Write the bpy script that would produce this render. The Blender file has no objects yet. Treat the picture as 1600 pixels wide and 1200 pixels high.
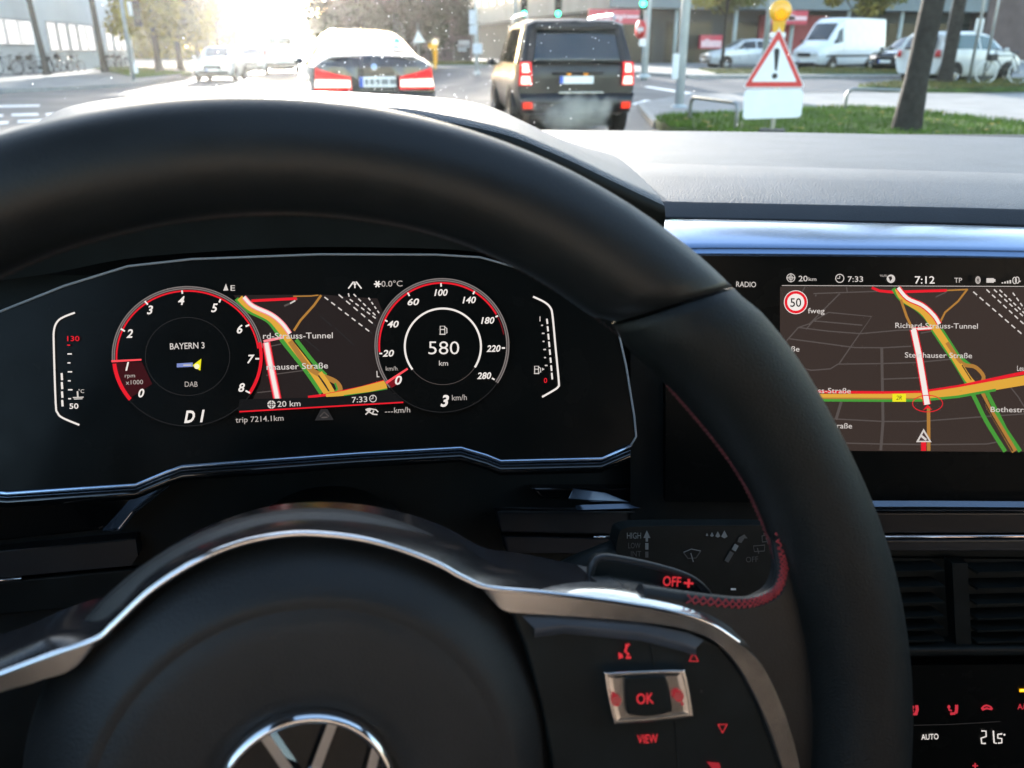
import bpy, bmesh, math, random
from mathutils import Vector, Matrix
from mathutils.geometry import tessellate_polygon
V = Vector
rad = math.radians
random.seed(7)
SC = bpy.context.scene
COL = SC.collection

# ------------------------------------------------------------------ camera
FPX = 1300.0                      # focal length in pixels of the 1600 px wide photo
HZ, VPX = 78.0, 440.0             # horizon row, column of the road's vanishing point
EYE = V((0.0, 0.0, 1.30))
PITCH = math.atan((600 - HZ) / FPX)
YAW = math.atan((800 - VPX) * math.cos(PITCH) / FPX)
CF = V((math.sin(YAW) * math.cos(PITCH), math.cos(YAW) * math.cos(PITCH), -math.sin(PITCH)))
CR = V((math.cos(YAW), -math.sin(YAW), 0.0))
CU = CR.cross(CF)
cam = bpy.data.cameras.new('camera')
cam.sensor_width = 36.0
cam.lens = FPX / 1600 * 36.0
cam.clip_start = 0.02
cam.clip_end = 2000.0
cam.dof.use_dof = True
cam.dof.focus_distance = 0.42
cam.dof.aperture_fstop = 16.0
camo = bpy.data.objects.new('camera', cam)
COL.objects.link(camo)
m3 = Matrix((CR, CU, -CF)).transposed()
camo.matrix_world = Matrix.Translation(EYE) @ m3.to_4x4()
SC.camera = camo

# ------------------------------------------------------------------ sky, sun, exposure
EXPOSURE = 2.7
SUN_EL, SUN_AZ = 10.0, 1.5         # degrees; low morning sun straight down the road
SC.view_settings.view_transform = 'Standard'
SC.view_settings.look = 'None'
SC.view_settings.gamma = 1.0
SC.view_settings.exposure = EXPOSURE
w = bpy.data.worlds.new('World')
SC.world = w
w.use_nodes = True
nt = w.node_tree
bg = nt.nodes['Background']
sky = nt.nodes.new('ShaderNodeTexSky')
sky.sky_type = 'NISHITA'
sky.sun_disc = False
sky.sun_elevation = rad(SUN_EL)
sky.sun_rotation = rad(SUN_AZ)
sky.air_density = 1.0
sky.dust_density = 1.0
nt.links.new(sky.outputs[0], bg.inputs[0])
bg.inputs[1].default_value = 0.15
sl = bpy.data.lights.new('sun', 'SUN')
sl.energy = 3.5
sl.angle = rad(0.5)
sl.color = (1.0, 0.95, 0.87)
so = bpy.data.objects.new('sun', sl)
COL.objects.link(so)
sd = V((math.sin(rad(SUN_AZ)) * math.cos(rad(SUN_EL)), math.cos(rad(SUN_AZ)) * math.cos(rad(SUN_EL)), math.sin(rad(SUN_EL))))
so.rotation_euler = sd.to_track_quat('Z', 'Y').to_euler()
so.location = (0, 0, 30)
SC.cycles.max_bounces = 8
SC.cycles.transparent_max_bounces = 16
SC.cycles.volume_bounces = 2
SC.cycles.sample_clamp_indirect = 6.0
SC.cycles.use_denoising = True

HAZE = 0.00034

# ------------------------------------------------------------------ pixel rays
def ray(u, v):
    return CF + CR * ((u - 800) / FPX) + CU * ((600 - v) / FPX)

def K(u, v, y):
    """point at forward distance y seen at pixel (u, v)"""
    d = ray(u, v)
    return EYE + d * (y / d.y)

def on_plane(u, v, p0, n):
    d = ray(u, v)
    return EYE + d * ((p0 - EYE).dot(n) / d.dot(n))

def sstep(a, b, x):
    t = max(0.0, min(1.0, (x - a) / (b - a)))
    return t * t * (3 - 2 * t)

def G(x, y):
    """ground height: the square on the right lies a little higher than the road"""
    return 0.36 * sstep(17, 30, y) * sstep(5, 9, x)

def gnd(u, v, dz=0.0):
    d = ray(u, v)
    t = None
    z = 0.0
    for _ in range(30):
        t = (EYE.z - z) / -d.z
        p = EYE + d * t
        z = 0.5 * z + 0.5 * (G(p.x, p.y) + dz)
    return V((p.x, p.y, G(p.x, p.y) + dz))

# ------------------------------------------------------------------ materials
MATS = {}
def lin(h):
    h = h.lstrip('#')
    out = []
    for i in (0, 2, 4):
        c = int(h[i:i + 2], 16) / 255
        out.append(c / 12.92 if c <= 0.04045 else ((c + 0.055) / 1.055) ** 2.4)
    return tuple(out)

def mat(name, col=(0.5, 0.5, 0.5), rough=0.5, metal=0.0, spec=0.5, coat=0.0, var=0.0, scale=20.0, bump=0.0, bscale=None, rvar=0.0, sheen=0.0, bdist=0.002):
    if name in MATS:
        return MATS[name]
    m = bpy.data.materials.new(name)
    m.use_nodes = True
    t = m.node_tree
    b = t.nodes['Principled BSDF']
    b.inputs['Base Color'].default_value = (*col, 1)
    b.inputs['Roughness'].default_value = rough
    b.inputs['Metallic'].default_value = metal
    b.inputs['Specular IOR Level'].default_value = spec
    b.inputs['Coat Weight'].default_value = coat
    b.inputs['Coat Roughness'].default_value = 0.04
    if sheen:
        b.inputs['Sheen Weight'].default_value = sheen
        b.inputs['Sheen Roughness'].default_value = 0.35
        b.inputs['Sheen Tint'].default_value = (0.62, 0.78, 1.0, 1)  # blue tint stands in for sky light on the leather
    tc = t.nodes.new('ShaderNodeTexCoord')
    if var or rvar:
        n = t.nodes.new('ShaderNodeTexNoise')
        n.inputs['Scale'].default_value = scale
        n.inputs['Detail'].default_value = 5
        t.links.new(tc.outputs['Object'], n.inputs['Vector'])
        if var:
            r = t.nodes.new('ShaderNodeMapRange')
            r.inputs['From Min'].default_value = 0.3
            r.inputs['From Max'].default_value = 0.7
            r.inputs['To Min'].default_value = 1 - var
            r.inputs['To Max'].default_value = 1 + var
            t.links.new(n.outputs[0], r.inputs[0])
            mx = t.nodes.new('ShaderNodeVectorMath')
            mx.operation = 'SCALE'
            mx.inputs[0].default_value = col
            t.links.new(r.outputs[0], mx.inputs['Scale'])
            t.links.new(mx.outputs[0], b.inputs['Base Color'])
        if rvar:
            r2 = t.nodes.new('ShaderNodeMapRange')
            r2.inputs['From Min'].default_value = 0.3
            r2.inputs['From Max'].default_value = 0.7
            r2.inputs['To Min'].default_value = max(0.02, rough - rvar)
            r2.inputs['To Max'].default_value = min(1, rough + rvar)
            t.links.new(n.outputs[0], r2.inputs[0])
            t.links.new(r2.outputs[0], b.inputs['Roughness'])
    if bump:
        n2 = t.nodes.new('ShaderNodeTexNoise')
        n2.inputs['Scale'].default_value = bscale or scale * 4
        n2.inputs['Detail'].default_value = 3
        t.links.new(tc.outputs['Object'], n2.inputs['Vector'])
        bp = t.nodes.new('ShaderNodeBump')
        bp.inputs['Strength'].default_value = bump
        bp.inputs['Distance'].default_value = bdist
        t.links.new(n2.outputs[0], bp.inputs['Height'])
        t.links.new(bp.outputs[0], b.inputs['Normal'])
    MATS[name] = m
    return m

def glow(hexcol, k=1.0):
    """an emitting colour: shows as hexcol on the screen or lamp at this exposure"""
    name = 'lit_%s_%g' % (hexcol.lstrip('#'), k)
    if name in MATS:
        return MATS[name]
    m = bpy.data.materials.new(name)
    m.use_nodes = True
    t = m.node_tree
    b = t.nodes['Principled BSDF']
    c = lin(hexcol)
    b.inputs['Base Color'].default_value = (0.01, 0.01, 0.01, 1)
    b.inputs['Roughness'].default_value = 0.4
    b.inputs['Specular IOR Level'].default_value = 0.0
    b.inputs['Emission Color'].default_value = (*c, 1)
    b.inputs['Emission Strength'].default_value = k * 2 ** -EXPOSURE
    MATS[name] = m
    return m

# ------------------------------------------------------------------ mesh builder
class MB:
    def __init__(self):
        self.v, self.f, self.mi, self.sm, self.mats = [], [], [], [], []
    def _m(self, m):
        if m not in self.mats:
            self.mats.append(m)
        return self.mats.index(m)
    def add(self, verts, faces, m, smooth=False):
        o = len(self.v)
        k = self._m(m)
        self.v += [tuple(p) for p in verts]
        for f in faces:
            self.f.append([i + o for i in f])
            self.mi.append(k)
            self.sm.append(smooth)
        return self
    def poly(self, pts, m):
        tris = tessellate_polygon([[V(p) for p in pts]])
        return self.add(pts, tris, m)
    def grid(self, rows, m, smooth=True, close=False, flip=False):
        n, k = len(rows), len(rows[0])
        vs = [p for r in rows for p in r]
        fs = []
        for i in range(n - 1):
            for j in range(k if close else k - 1):
                a, b = i * k + j, i * k + (j + 1) % k
                q = [a, b, b + k, a + k]
                fs.append(q[::-1] if flip else q)
        return self.add(vs, fs, m, smooth)
    def box(self, c, s, m, rz=0.0, taper=1.0):
        c = V(c)
        R = Matrix.Rotation(rz, 3, 'Z')
        x, y, z = s[0] / 2, s[1] / 2, s[2] / 2
        vs = [c + R @ V((sx * x * (taper if sz > 0 else 1), sy * y * (taper if sz > 0 else 1), sz * z)) for sz in (-1, 1) for sx, sy in ((-1, -1), (1, -1), (1, 1), (-1, 1))]
        return self.add(vs, [(3, 2, 1, 0), (4, 5, 6, 7), (0, 1, 5, 4), (1, 2, 6, 5), (2, 3, 7, 6), (3, 0, 4, 7)], m)
    def tube(self, path, r, m, segs=10, closed=False, caps=True, flat=1.0):
        P = [V(p) for p in path]
        n = len(P)
        rr = r if isinstance(r, (list, tuple)) else [r] * n
        rows = []
        up = None
        for i in range(n):
            a = P[i - 1] if (i > 0 or closed) else P[i]
            b = P[(i + 1) % n] if (i < n - 1 or closed) else P[i]
            t = (b - a)
            t = t.normalized() if t.length > 1e-9 else V((0, 0, 1))
            if up is None:
                up = V((0, 0, 1)) if abs(t.z) < 0.9 else V((0, 1, 0))
            s = t.cross(up).normalized()
            up = s.cross(t).normalized()
            rows.append([P[i] + (s * math.cos(q) + up * math.sin(q) * flat) * rr[i] for q in [2 * math.pi * j / segs for j in range(segs)]])
        if closed:
            rows.append(rows[0])
        self.grid(rows, m, True, True)
        if caps and not closed:
            self.add(rows[0], [list(range(segs))], m)
            self.add(rows[-1], [list(range(segs))[::-1]], m)
        return self
    def lathe(self, prof, m, o=(0, 0, 0), ax=(0, 0, 1), segs=24, smooth=True):
        o, ax = V(o), V(ax).normalized()
        e = ax.orthogonal().normalized()
        g = ax.cross(e)
        rows = [[o + ax * h + (e * math.cos(2 * math.pi * j / segs) + g * math.sin(2 * math.pi * j / segs)) * r for j in range(segs)] for r, h in prof]
        return self.grid(rows, m, smooth, True)
    def prism(self, pts, d, m, side=None):
        """closed polygon extruded by vector d"""
        pts = [V(p) for p in pts]
        d = V(d)
        n = len(pts)
        self.poly(pts, m)
        self.poly([p + d for p in pts], m)
        self.add(pts + [p + d for p in pts], [(i, (i + 1) % n, (i + 1) % n + n, i + n) for i in range(n)], side or m)
        return self
    def ball(self, c, r, m, segs=16, rings=9, sc=(1, 1, 1)):
        c = V(c)
        rows = []
        for i in range(rings + 1):
            a = math.pi * i / rings
            rows.append([c + V((math.sin(a) * math.cos(b) * r * sc[0], math.sin(a) * math.sin(b) * r * sc[1], math.cos(a) * r * sc[2])) for b in [2 * math.pi * j / segs for j in range(segs)]])
        return self.grid(rows, m, True, True)
    def build(self, name, parent=None, world=True, bevel=0.0, loc=None, subsurf=0, sharp=None, weld=True):
        me = bpy.data.meshes.new(name)
        me.from_pydata(self.v, [], self.f)
        for m in self.mats:
            me.materials.append(m)
        me.polygons.foreach_set('material_index', self.mi)
        me.polygons.foreach_set('use_smooth', self.sm)
        if weld:
            bm = bmesh.new()
            bm.from_mesh(me)
            bmesh.ops.remove_doubles(bm, verts=bm.verts, dist=1e-6)
            bmesh.ops.recalc_face_normals(bm, faces=bm.faces)
            bm.to_mesh(me)
            bm.free()
        me.update()
        if sharp:
            me.set_sharp_from_angle(angle=rad(sharp))
        o = bpy.data.objects.new(name, me)
        COL.objects.link(o)
        if parent:
            o.parent = parent
            if world:
                r = parent
                while r.parent:
                    r = r.parent
                if parent == r:
                    o.matrix_parent_inverse = Matrix.Translation(-r.location)
        if bevel:
            b = o.modifiers.new('bevel', 'BEVEL')
            b.width = bevel
            b.segments = 3
            b.limit_method = 'ANGLE'
            b.angle_limit = rad(40)
        if subsurf:
            s = o.modifiers.new('sub', 'SUBSURF')
            s.levels = s.render_levels = subsurf
        return o

def tag(o, label, cat, group=None, kind=None):
    o['label'] = label
    o['category'] = cat
    if group:
        o['group'] = group
    if kind:
        o['kind'] = kind
    return o

def thing(name, label, cat, loc=(0, 0, 0), rz=0.0, group=None):
    o = bpy.data.objects.new(name, None)
    o.empty_display_size = 0.05
    COL.objects.link(o)
    o.location = loc
    o.rotation_euler = (0, 0, rz)
    return tag(o, label, cat, group)

def struct(o, kind='structure'):
    o['kind'] = kind
    return o

def copy_tree(o, parent=None):
    c = o.copy()
    COL.objects.link(c)
    if parent:
        c.parent = parent
    for ch in list(o.children):
        copy_tree(ch, c)
    return c

def smooth_path(pts, n=8, closed=False):
    """Catmull-Rom through points (tuples or Vectors)"""
    P = [V(p) for p in pts]
    out = []
    m = len(P)
    for i in range(m if closed else m - 1):
        p0 = P[i - 1] if (i > 0 or closed) else P[i]
        p1, p2 = P[i], P[(i + 1) % m]
        p3 = P[(i + 2) % m] if (i + 2 < m or closed) else p2
        for k in range(n):
            t = k / n
            out.append(0.5 * ((2 * p1) + (p2 - p0) * t + (2 * p0 - 5 * p1 + 4 * p2 - p3) * t * t + (3 * p1 - p0 - 3 * p2 + p3) * t ** 3))
    if not closed:
        out.append(P[-1])
    return out

# ------------------------------------------------------------------ flat drawing on a plane (screens, printed marks)
def text_verts(s, bold=0.0, shear=0.0):
    c = bpy.data.curves.new('lettering', 'FONT')
    c.body = s
    c.size = 1.0
    c.resolution_u = 3
    c.offset = bold
    c.shear = shear
    c.align_x = 'CENTER'
    o = bpy.data.objects.new('lettering', c)
    COL.objects.link(o)
    dg = bpy.context.evaluated_depsgraph_get()
    me = o.evaluated_get(dg).to_mesh()
    vs = [v.co.copy() for v in me.vertices]
    fs = [list(p.vertices) for p in me.polygons]
    o.evaluated_get(dg).to_mesh_clear()
    bpy.data.objects.remove(o)
    bpy.data.curves.remove(c)
    return vs, fs

class Draw:
    """draws in photo pixel units onto one flat plane; each call lies a hair above the one before"""
    def __init__(self, p0, n, off=0.0003, step=4e-5):
        self.p0, self.n, self.off, self.step = V(p0), V(n).normalized(), off, step
        self.mb = MB()
    def P(self, u, v):
        return on_plane(u, v, self.p0 + self.n * self.off, self.n)
    def up(self):
        self.off += self.step
    def poly(self, pts, m):
        self.up()
        tr = tessellate_polygon([[V((p[0], -p[1], 0)) for p in pts]])
        self.mb.add([self.P(*p[:2]) for p in pts], tr, m)
        return self
    def stroke(self, pts, wd, m, closed=False, smooth=0):
        self.up()
        P = [V((p[0], p[1], 0)) for p in pts]
        if smooth:
            P = smooth_path(P, smooth, closed)
        n = len(P)
        ws = wd if isinstance(wd, (list, tuple)) else [wd] * n
        if len(ws) != n:
            ws = [ws[0] + (ws[-1] - ws[0]) * i / (n - 1) for i in range(n)]
        a, b = [], []
        for i in range(n):
            p = P[i - 1] if (i > 0 or closed) else P[i]
            q = P[(i + 1) % n] if (i < n - 1 or closed) else P[i]
            t = (q - p).normalized()
            s = V((-t.y, t.x, 0)) * ws[i] / 2
            a.append(self.P(P[i].x + s.x, P[i].y + s.y))
            b.append(self.P(P[i].x - s.x, P[i].y - s.y))
        if closed:
            a.append(a[0]); b.append(b[0])
        self.mb.grid([a, b], m, False)
        return self
    def arc(self, c, r, a0, a1, wd, m, n=48):
        rx, ry = r if isinstance(r, tuple) else (r, r)
        pts = [(c[0] + rx * math.cos(rad(a0 + (a1 - a0) * i / n)), c[1] - ry * math.sin(rad(a0 + (a1 - a0) * i / n))) for i in range(n + 1)]
        if abs(a1 - a0) >= 360:
            return self.stroke(pts[:-1], wd, m, True)
        return self.stroke(pts, wd, m)
    def disc(self, c, r, m, n=32):
        rx, ry = r if isinstance(r, tuple) else (r, r)
        return self.poly([(c[0] + rx * math.cos(2 * math.pi * i / n), c[1] - ry * math.sin(2 * math.pi * i / n)) for i in range(n)], m)
    def text(self, s, u, v, cap, m, rot=0.0, bold=0.0, shear=0.0, sx=1.0, align='c', width=None):
        """s centred at (u, v); cap = height of a capital in pixels; width = total width in pixels"""
        self.up()
        vs, fs = text_verts(s, bold, shear)
        if not vs:
            return self
        k = cap / 0.729
        x0, x1 = min(p.x for p in vs), max(p.x for p in vs)
        xm = (x0 + x1) / 2
        if width:
            sx = width / max(1e-6, (x1 - x0) * k)
        shift = 0 if align == 'c' else (x1 - x0) / 2 if align == 'l' else -(x1 - x0) / 2
        ca, sa = math.cos(rad(rot)), math.sin(rad(rot))
        pts = []
        for p in vs:
            x, y = (p.x - xm + shift) * k * sx, (p.y - 0.729 / 2) * k
            pts.append(self.P(u + x * ca - y * -sa * -1, v - (x * sa + y * ca)))
        self.mb.add(pts, fs, m)
        return self
    def build(self, name, parent=None):
        return self.mb.build(name, parent, weld=False)
# ================================================================== materials of the car's inside
leather = mat('black_leather', (0.0085, 0.0095, 0.010), 0.44, spec=0.4, bump=0.28, bscale=1500, var=0.15, scale=60, bdist=0.0004, rvar=0.04, sheen=0.05)
leather2 = mat('perforated_leather', (0.006, 0.007, 0.007), 0.5, spec=0.28, bump=0.5, bscale=1800, var=0.2, scale=60, bdist=0.0005)
padblk = mat('airbag_plastic', (0.016, 0.0165, 0.0165), 0.48, spec=0.34, bump=0.5, bscale=1500, var=0.1, scale=50, bdist=0.0004)
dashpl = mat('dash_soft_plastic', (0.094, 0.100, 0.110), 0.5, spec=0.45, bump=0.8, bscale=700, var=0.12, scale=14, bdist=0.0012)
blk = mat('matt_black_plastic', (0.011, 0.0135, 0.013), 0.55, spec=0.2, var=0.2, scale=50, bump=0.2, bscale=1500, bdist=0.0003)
satin = mat('satin_black_plastic', (0.011, 0.0135, 0.013), 0.42, spec=0.14, var=0.2, scale=70)
piano = mat('piano_black', (0.004, 0.0045, 0.005), 0.06, spec=0.6, coat=0.6, rvar=0.03, scale=60)
glassblk = mat('screen_glass', (0.005, 0.0055, 0.005), 0.25, spec=0.09, rvar=0.05, scale=40)
chrome = mat('polished_chrome', (0.75, 0.76, 0.78), 0.10, metal=1.0, rvar=0.04, scale=120)
brushed = mat('satin_chrome', (0.80, 0.78, 0.76), 0.24, metal=1.0, rvar=0.02, scale=300)
dusty = mat('dusty_gloss_black', (0.012, 0.011, 0.012), 0.22, spec=0.3, var=0.6, scale=900, rvar=0.05)
greytrim = mat('dark_grey_trim', (0.035, 0.036, 0.038), 0.35, metal=0.4, var=0.1, scale=60)
redthread = mat('red_thread', (0.34, 0.030, 0.036), 0.7, var=0.25, scale=400)
headliner = mat('headliner_cloth', (0.06, 0.064, 0.07), 0.9, spec=0.1, var=0.08, scale=200, bump=0.3, bscale=900)
tanleather = mat('tan_leather', (0.29, 0.225, 0.18), 0.55, var=0.15, scale=30, bump=0.3, bscale=700)
carpet = mat('black_carpet', (0.012, 0.012, 0.013), 0.95, spec=0.1, var=0.3, scale=300)

Z = EYE.z
# ================================================================== steering wheel
WC = V((-0.0122, 0.178, Z - 0.190))
WT = 0.315
E1 = V((1, 0, 0)); E2 = V((0, math.sin(WT), math.cos(WT))); WN = V((0, -math.cos(WT), math.sin(WT)))
WR, Wr = 0.1712, 0.0165

def WP(u, v, off=0.0):
    return on_plane(u, v, WC + WN * off, WN)

def wl(p):
    d = p - WC
    return d.dot(E1), d.dot(E2)

wheel = thing('steering_wheel', 'black leather sports steering wheel with red stitching and chrome spokes in front of the driver', 'steering wheel', WC)

x_, y_ = wl(WP(1120, 470))
AS = math.atan2(y_, x_)                       # seam between the smooth top and the perforated grip
x_, y_ = wl(WP(985, 468))
SKEW = math.atan2(y_, x_) - AS

def rim_piece(a0, a1, rf, m, name, n=60, segs=40):
    rows = []
    for i in range(n + 1):
        a = a0 + (a1 - a0) * i / n
        rr = rf(a)
        s_ = a if a < math.pi / 2 else math.pi - a
        wgt = 1 - sstep(0, 0.32, abs(s_ - AS))      # the seam runs level, not radially
        row = []
        for b in [2 * math.pi * j / segs for j in range(segs)]:
            sh = (SKEW * (1 - math.cos(b)) / 2) * wgt
            aa = a + (sh if a < math.pi / 2 else -sh)
            d = E1 * math.cos(aa) + E2 * math.sin(aa)
            row.append(WC + d * (WR + max(0.0, Wr - rr) + rr * math.cos(b)) + WN * rr * math.sin(b))
        rows.append(row)
    mb = MB()
    mb.grid(rows, m, True, True)
    for r in (rows[0], rows[-1]):
        c = sum(r, V()) / len(r)
        mb.add(list(r) + [c], [(j, (j + 1) % segs, segs) for j in range(segs)], m)
    return mb

def r_top(a):
    d = min(a - AS, math.pi - AS - a)
    return Wr * (0.90 + 0.07 * sstep(0, 0.05, d) - 0.085 * sstep(0.05, 0.55, d)) + 0.0002
def r_grip(a):
    s = a if a < math.pi / 2 else math.pi - a
    d = AS - s
    return Wr * (0.93 + 0.125 * sstep(0, 0.06, d) - 0.075 * sstep(0.10, 0.34, d) + 0.06 * sstep(0.25, 0.6, d)) + 0.0001
rim_piece(AS + 0.002, math.pi - AS - 0.002, r_top, leather, 'rim_top', 90).build('rim_top', wheel)
rim_piece(AS - 0.002, -1.0, r_grip, leather2, 'g', 90).build('rim_grip', wheel)
rim_piece(math.pi - AS + 0.002, math.pi + 1.0, r_grip, leather2, 'g', 90).build('rim_grip', wheel)
rim_piece(-1.004, -math.pi + 1.004, lambda a: Wr, leather, 'b', 50).build('rim_base', wheel)
# leather web where the right spoke meets the rim, with its rolled edge
edge_px = [(1205, 735), (1206, 790), (1214, 845), (1219, 880), (1211, 912), (1190, 930), (1155, 939), (1105, 936), (1050, 929), (990, 920)]
web = MB()
path = smooth_path([(p[0] + 9, p[1] + 10, 0) for p in edge_px], 6)
web.tube([WP(p.x, p.y, -0.0006) for p in path], 0.0034, leather, 14)
poly = [(p.x + 4, p.y + 2) for p in path]
poly += [(985, 960), (1100, 985), (1200, 1060), (1245, 1200), (1262, 1300), (1345, 1300), (1335, 1100), (1310, 900), (1260, 790)]
lo = [WP(u, v, 0.003) for u, v in poly]
web.prism(lo, -WN * 0.010, leather)
web.build('spoke_leather', wheel)
# left counterpart
webl = MB()
polyl = [(-400, 900), (-330, 985), (-260, 1010), (-200, 1012), (-200, 1300), (-420, 1300)]
webl.prism([WP(u, v, 0.003) for u, v in polyl], -WN * 0.010, leather)
webl.build('spoke_leather', wheel)

# red cross stitching along the inner edge of the rim and the web
st = MB()
dimthread = mat('shaded_red_thread', (0.13, 0.018, 0.020), 0.7, var=0.3, scale=300)  # same red thread, set darker for the shade inside the rim
def stitch(path, n, wd, r):
    for i in range(n):
        f = i / n * (len(path) - 1)
        k = int(f)
        p = path[k].lerp(path[min(k + 1, len(path) - 1)], f - k)
        q = path[min(k + 1, len(path) - 1)]
        t = (q - path[k]).normalized()
        s = t.cross(WN).normalized()
        st.tube([p - s * wd + WN * 0.0007, p + t * wd * 1.1 + WN * 0.0012, p + t * wd * 2.2 + s * wd + WN * 0.0007], r, redthread, 5)
        st.tube([p + s * wd + WN * 0.0007, p + t * wd * 1.1 + WN * 0.0012, p + t * wd * 2.2 - s * wd + WN * 0.0007], r, redthread, 5)
stitch([WP(p.x - 5, p.y - 7, 0.0024) for p in path[2:-8]], 33, 0.0013, 0.00024)
rp = []
for i in range(70):
    a = AS - 0.01 - (AS - 0.02) * i / 69
    d = E1 * math.cos(a) + E2 * math.sin(a)
    rr = r_grip(a)
    rp.append(WC + d * (WR - rr * 0.985) - WN * rr * 0.22)
for i in range(69):
    p, q = rp[i], rp[i + 1]
    t = (q - p).normalized()
    st.tube([p - WN * 0.0012, q + WN * 0.0012], 0.00018, dimthread, 5)
    st.tube([p + WN * 0.0012, q - WN * 0.0012], 0.00018, dimthread, 5)
rp2 = []
for i in range(110):
    a = AS + 0.01 + (math.pi - 2 * AS - 0.02) * i / 109
    d = E1 * math.cos(a) + E2 * math.sin(a)
    rr = r_top(a)
    rp2.append(WC + d * (WR + max(0.0, Wr - rr) - rr * 0.985) - WN * rr * 0.2)
dkthread = mat('dark_thread', (0.02, 0.012, 0.013), 0.7)
for i in range(0, 109):
    st.tube([rp2[i] - WN * 0.0008, rp2[i + 1] + WN * 0.0008], 0.0003, dkthread, 4)
st.build('stitching', wheel, weld=False)

# airbag cover: shallow dome with a ring-shaped crease round the badge
HUB = WP(480, 1265, 0.012)
r3 = (WP(480, 836, 0.006) - WP(480, 1265, 0.006)).length
prof = [(r3 * f, h) for f, h in [(0.97, -0.016), (1.0, -0.0125), (0.985, -0.0085), (0.96, -0.0045), (0.92, 0.0002), (0.87, 0.0046), (0.83, 0.0074), (0.79, 0.0096), (0.76, 0.0108), (0.735, 0.0113), (0.715, 0.0108), (0.705, 0.0108), (0.69, 0.0114), (0.62, 0.0116), (0.52, 0.0114), (0.42, 0.0108), (0.38, 0.0106), (0.355, 0.0096), (0.33, 0.0094), (0.0, 0.0094)]]
ab = MB()
ab.lathe(prof, padblk, HUB - WN * 0.012, WN, 96)
pad = ab.build('airbag_cover', wheel, subsurf=0)

# chrome emblem: ring with a V above a W
em = MB()
LC = HUB - WN * 0.012 + WN * 0.0098 + E2 * 0.0022
LR = (WP(480, 1132, 0.012) - WP(480, 1270, 0.012)).length * 1.01
em.lathe([(LR * 0.86, 0.0), (LR * 0.87, 0.0022), (LR * 0.91, 0.0036), (LR * 0.95, 0.0036), (LR * 0.99, 0.002), (LR, 0.0)], chrome, LC, WN, 72)
def lp(x, y, h):
    return LC + E1 * (x * LR) + E2 * (y * LR) + WN * h
def bar(pts, wd):
    for (x0, y0), (x1, y1) in zip(pts[:-1], pts[1:]):
        d = V((x1 - x0, y1 - y0, 0)).normalized()
        s = V((-d.y, d.x, 0)) * wd / 2
        q = [(x0 + s.x, y0 + s.y), (x1 + s.x, y1 + s.y), (x1 - s.x, y1 - s.y), (x0 - s.x, y0 - s.y)]
        qi = [(x0 + s.x * .55, y0 + s.y * .55), (x1 + s.x * .55, y1 + s.y * .55), (x1 - s.x * .55, y1 - s.y * .55), (x0 - s.x * .55, y0 - s.y * .55)]
        lo = [lp(x, y, 0) for x, y in q]
        hi = [lp(x, y, 0.0032) for x, y in qi]
        em.add(lo + hi, [(4, 5, 6, 7)] + [(i, (i + 1) % 4, (i + 1) % 4 + 4, i + 4) for i in range(4)], chrome)
bar([(-0.36, 0.84), (0.0, 0.09)], 0.19)
bar([(0.36, 0.84), (0.0, 0.09)], 0.19)
bar([(-0.80, 0.46), (-0.36, -0.80)], 0.19)
bar([(0.80, 0.46), (0.36, -0.80)], 0.19)
bar([(-0.36, -0.80), (0.0, 0.02)], 0.19)
bar([(0.36, -0.80), (0.0, 0.02)], 0.19)
emb = em.build('emblem', pad, weld=False)
eb = MB()
eb.lathe([(LR * 0.95, 0.0004), (0, 0.0004)], piano, LC, WN, 48)
eb.lathe([(LR * 1.12, -0.0002), (LR * 1.0, -0.0004)], blk, LC, WN, 48)
eb.build('emblem_base', pad)

# chrome bow that runs over the airbag cover into both spokes
A_px = [(-120, 1062), (-60, 1040), (0, 1020), (80, 985), (150, 962), (190, 935), (225, 898), (280, 862), (340, 836), (410, 814), (480, 806), (560, 808), (640, 822), (715, 848), (775, 880), (850, 892), (950, 913), (1045, 931), (1110, 949), (1165, 985), (1210, 1050)]
B_px = [(-120, 1100), (-60, 1075), (0, 1053), (80, 1023), (150, 998), (178, 975), (235, 922), (300, 880), (360, 853), (420, 838), (480, 833), (555, 840), (620, 856), (680, 879), (725, 903), (765, 918), (850, 926), (950, 938), (1050, 955), (1110, 974), (1155, 1003)]
n = 12
A = smooth_path([(p[0], p[1], 0) for p in A_px], n)
B = smooth_path([(p[0], p[1], 0) for p in B_px], n)
bow = MB()
rows = []
for a, b in zip(A, B):
    fs_ = max(sstep(780, 900, b.x), 1 - sstep(60, 170, b.x))
    pa, pb = WP(a.x, a.y, -0.016 + 0.0125 * fs_), WP(b.x, b.y, 0.0065)
    mid = pa.lerp(pb, 0.5) + V((0, 0, 0.0012))
    rows.append([pa - WN * 0.02, pa, pa.lerp(pb, 0.25) + V((0, 0, 0.0009)), mid, pa.lerp(pb, 0.75) + V((0, 0, 0.0009)), pb])
N = len(rows)
i0, i1 = int(N * 0.22), int(N * 0.79)
bow.grid(rows[:i0 + 1], dusty)
bow.grid(rows[i0:i1 + 1], dusty)
i2 = int(N * 0.81)
bow.grid(rows[i1:i2 + 1], mat('dusty_half_bright', (0.22, 0.215, 0.21), 0.34, metal=0.8, var=0.3, scale=800))  # mid tone stands in for the reflection brightening along the bow
bow.grid(rows[i2:], brushed)
top = bow.build('spoke_top_trim', wheel)
ed = MB()
ed.tube([WP(b.x, b.y + 1, 0.0062) for b in B], 0.0009, chrome, 8)
ed.build('chrome_edge', wheel)

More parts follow.
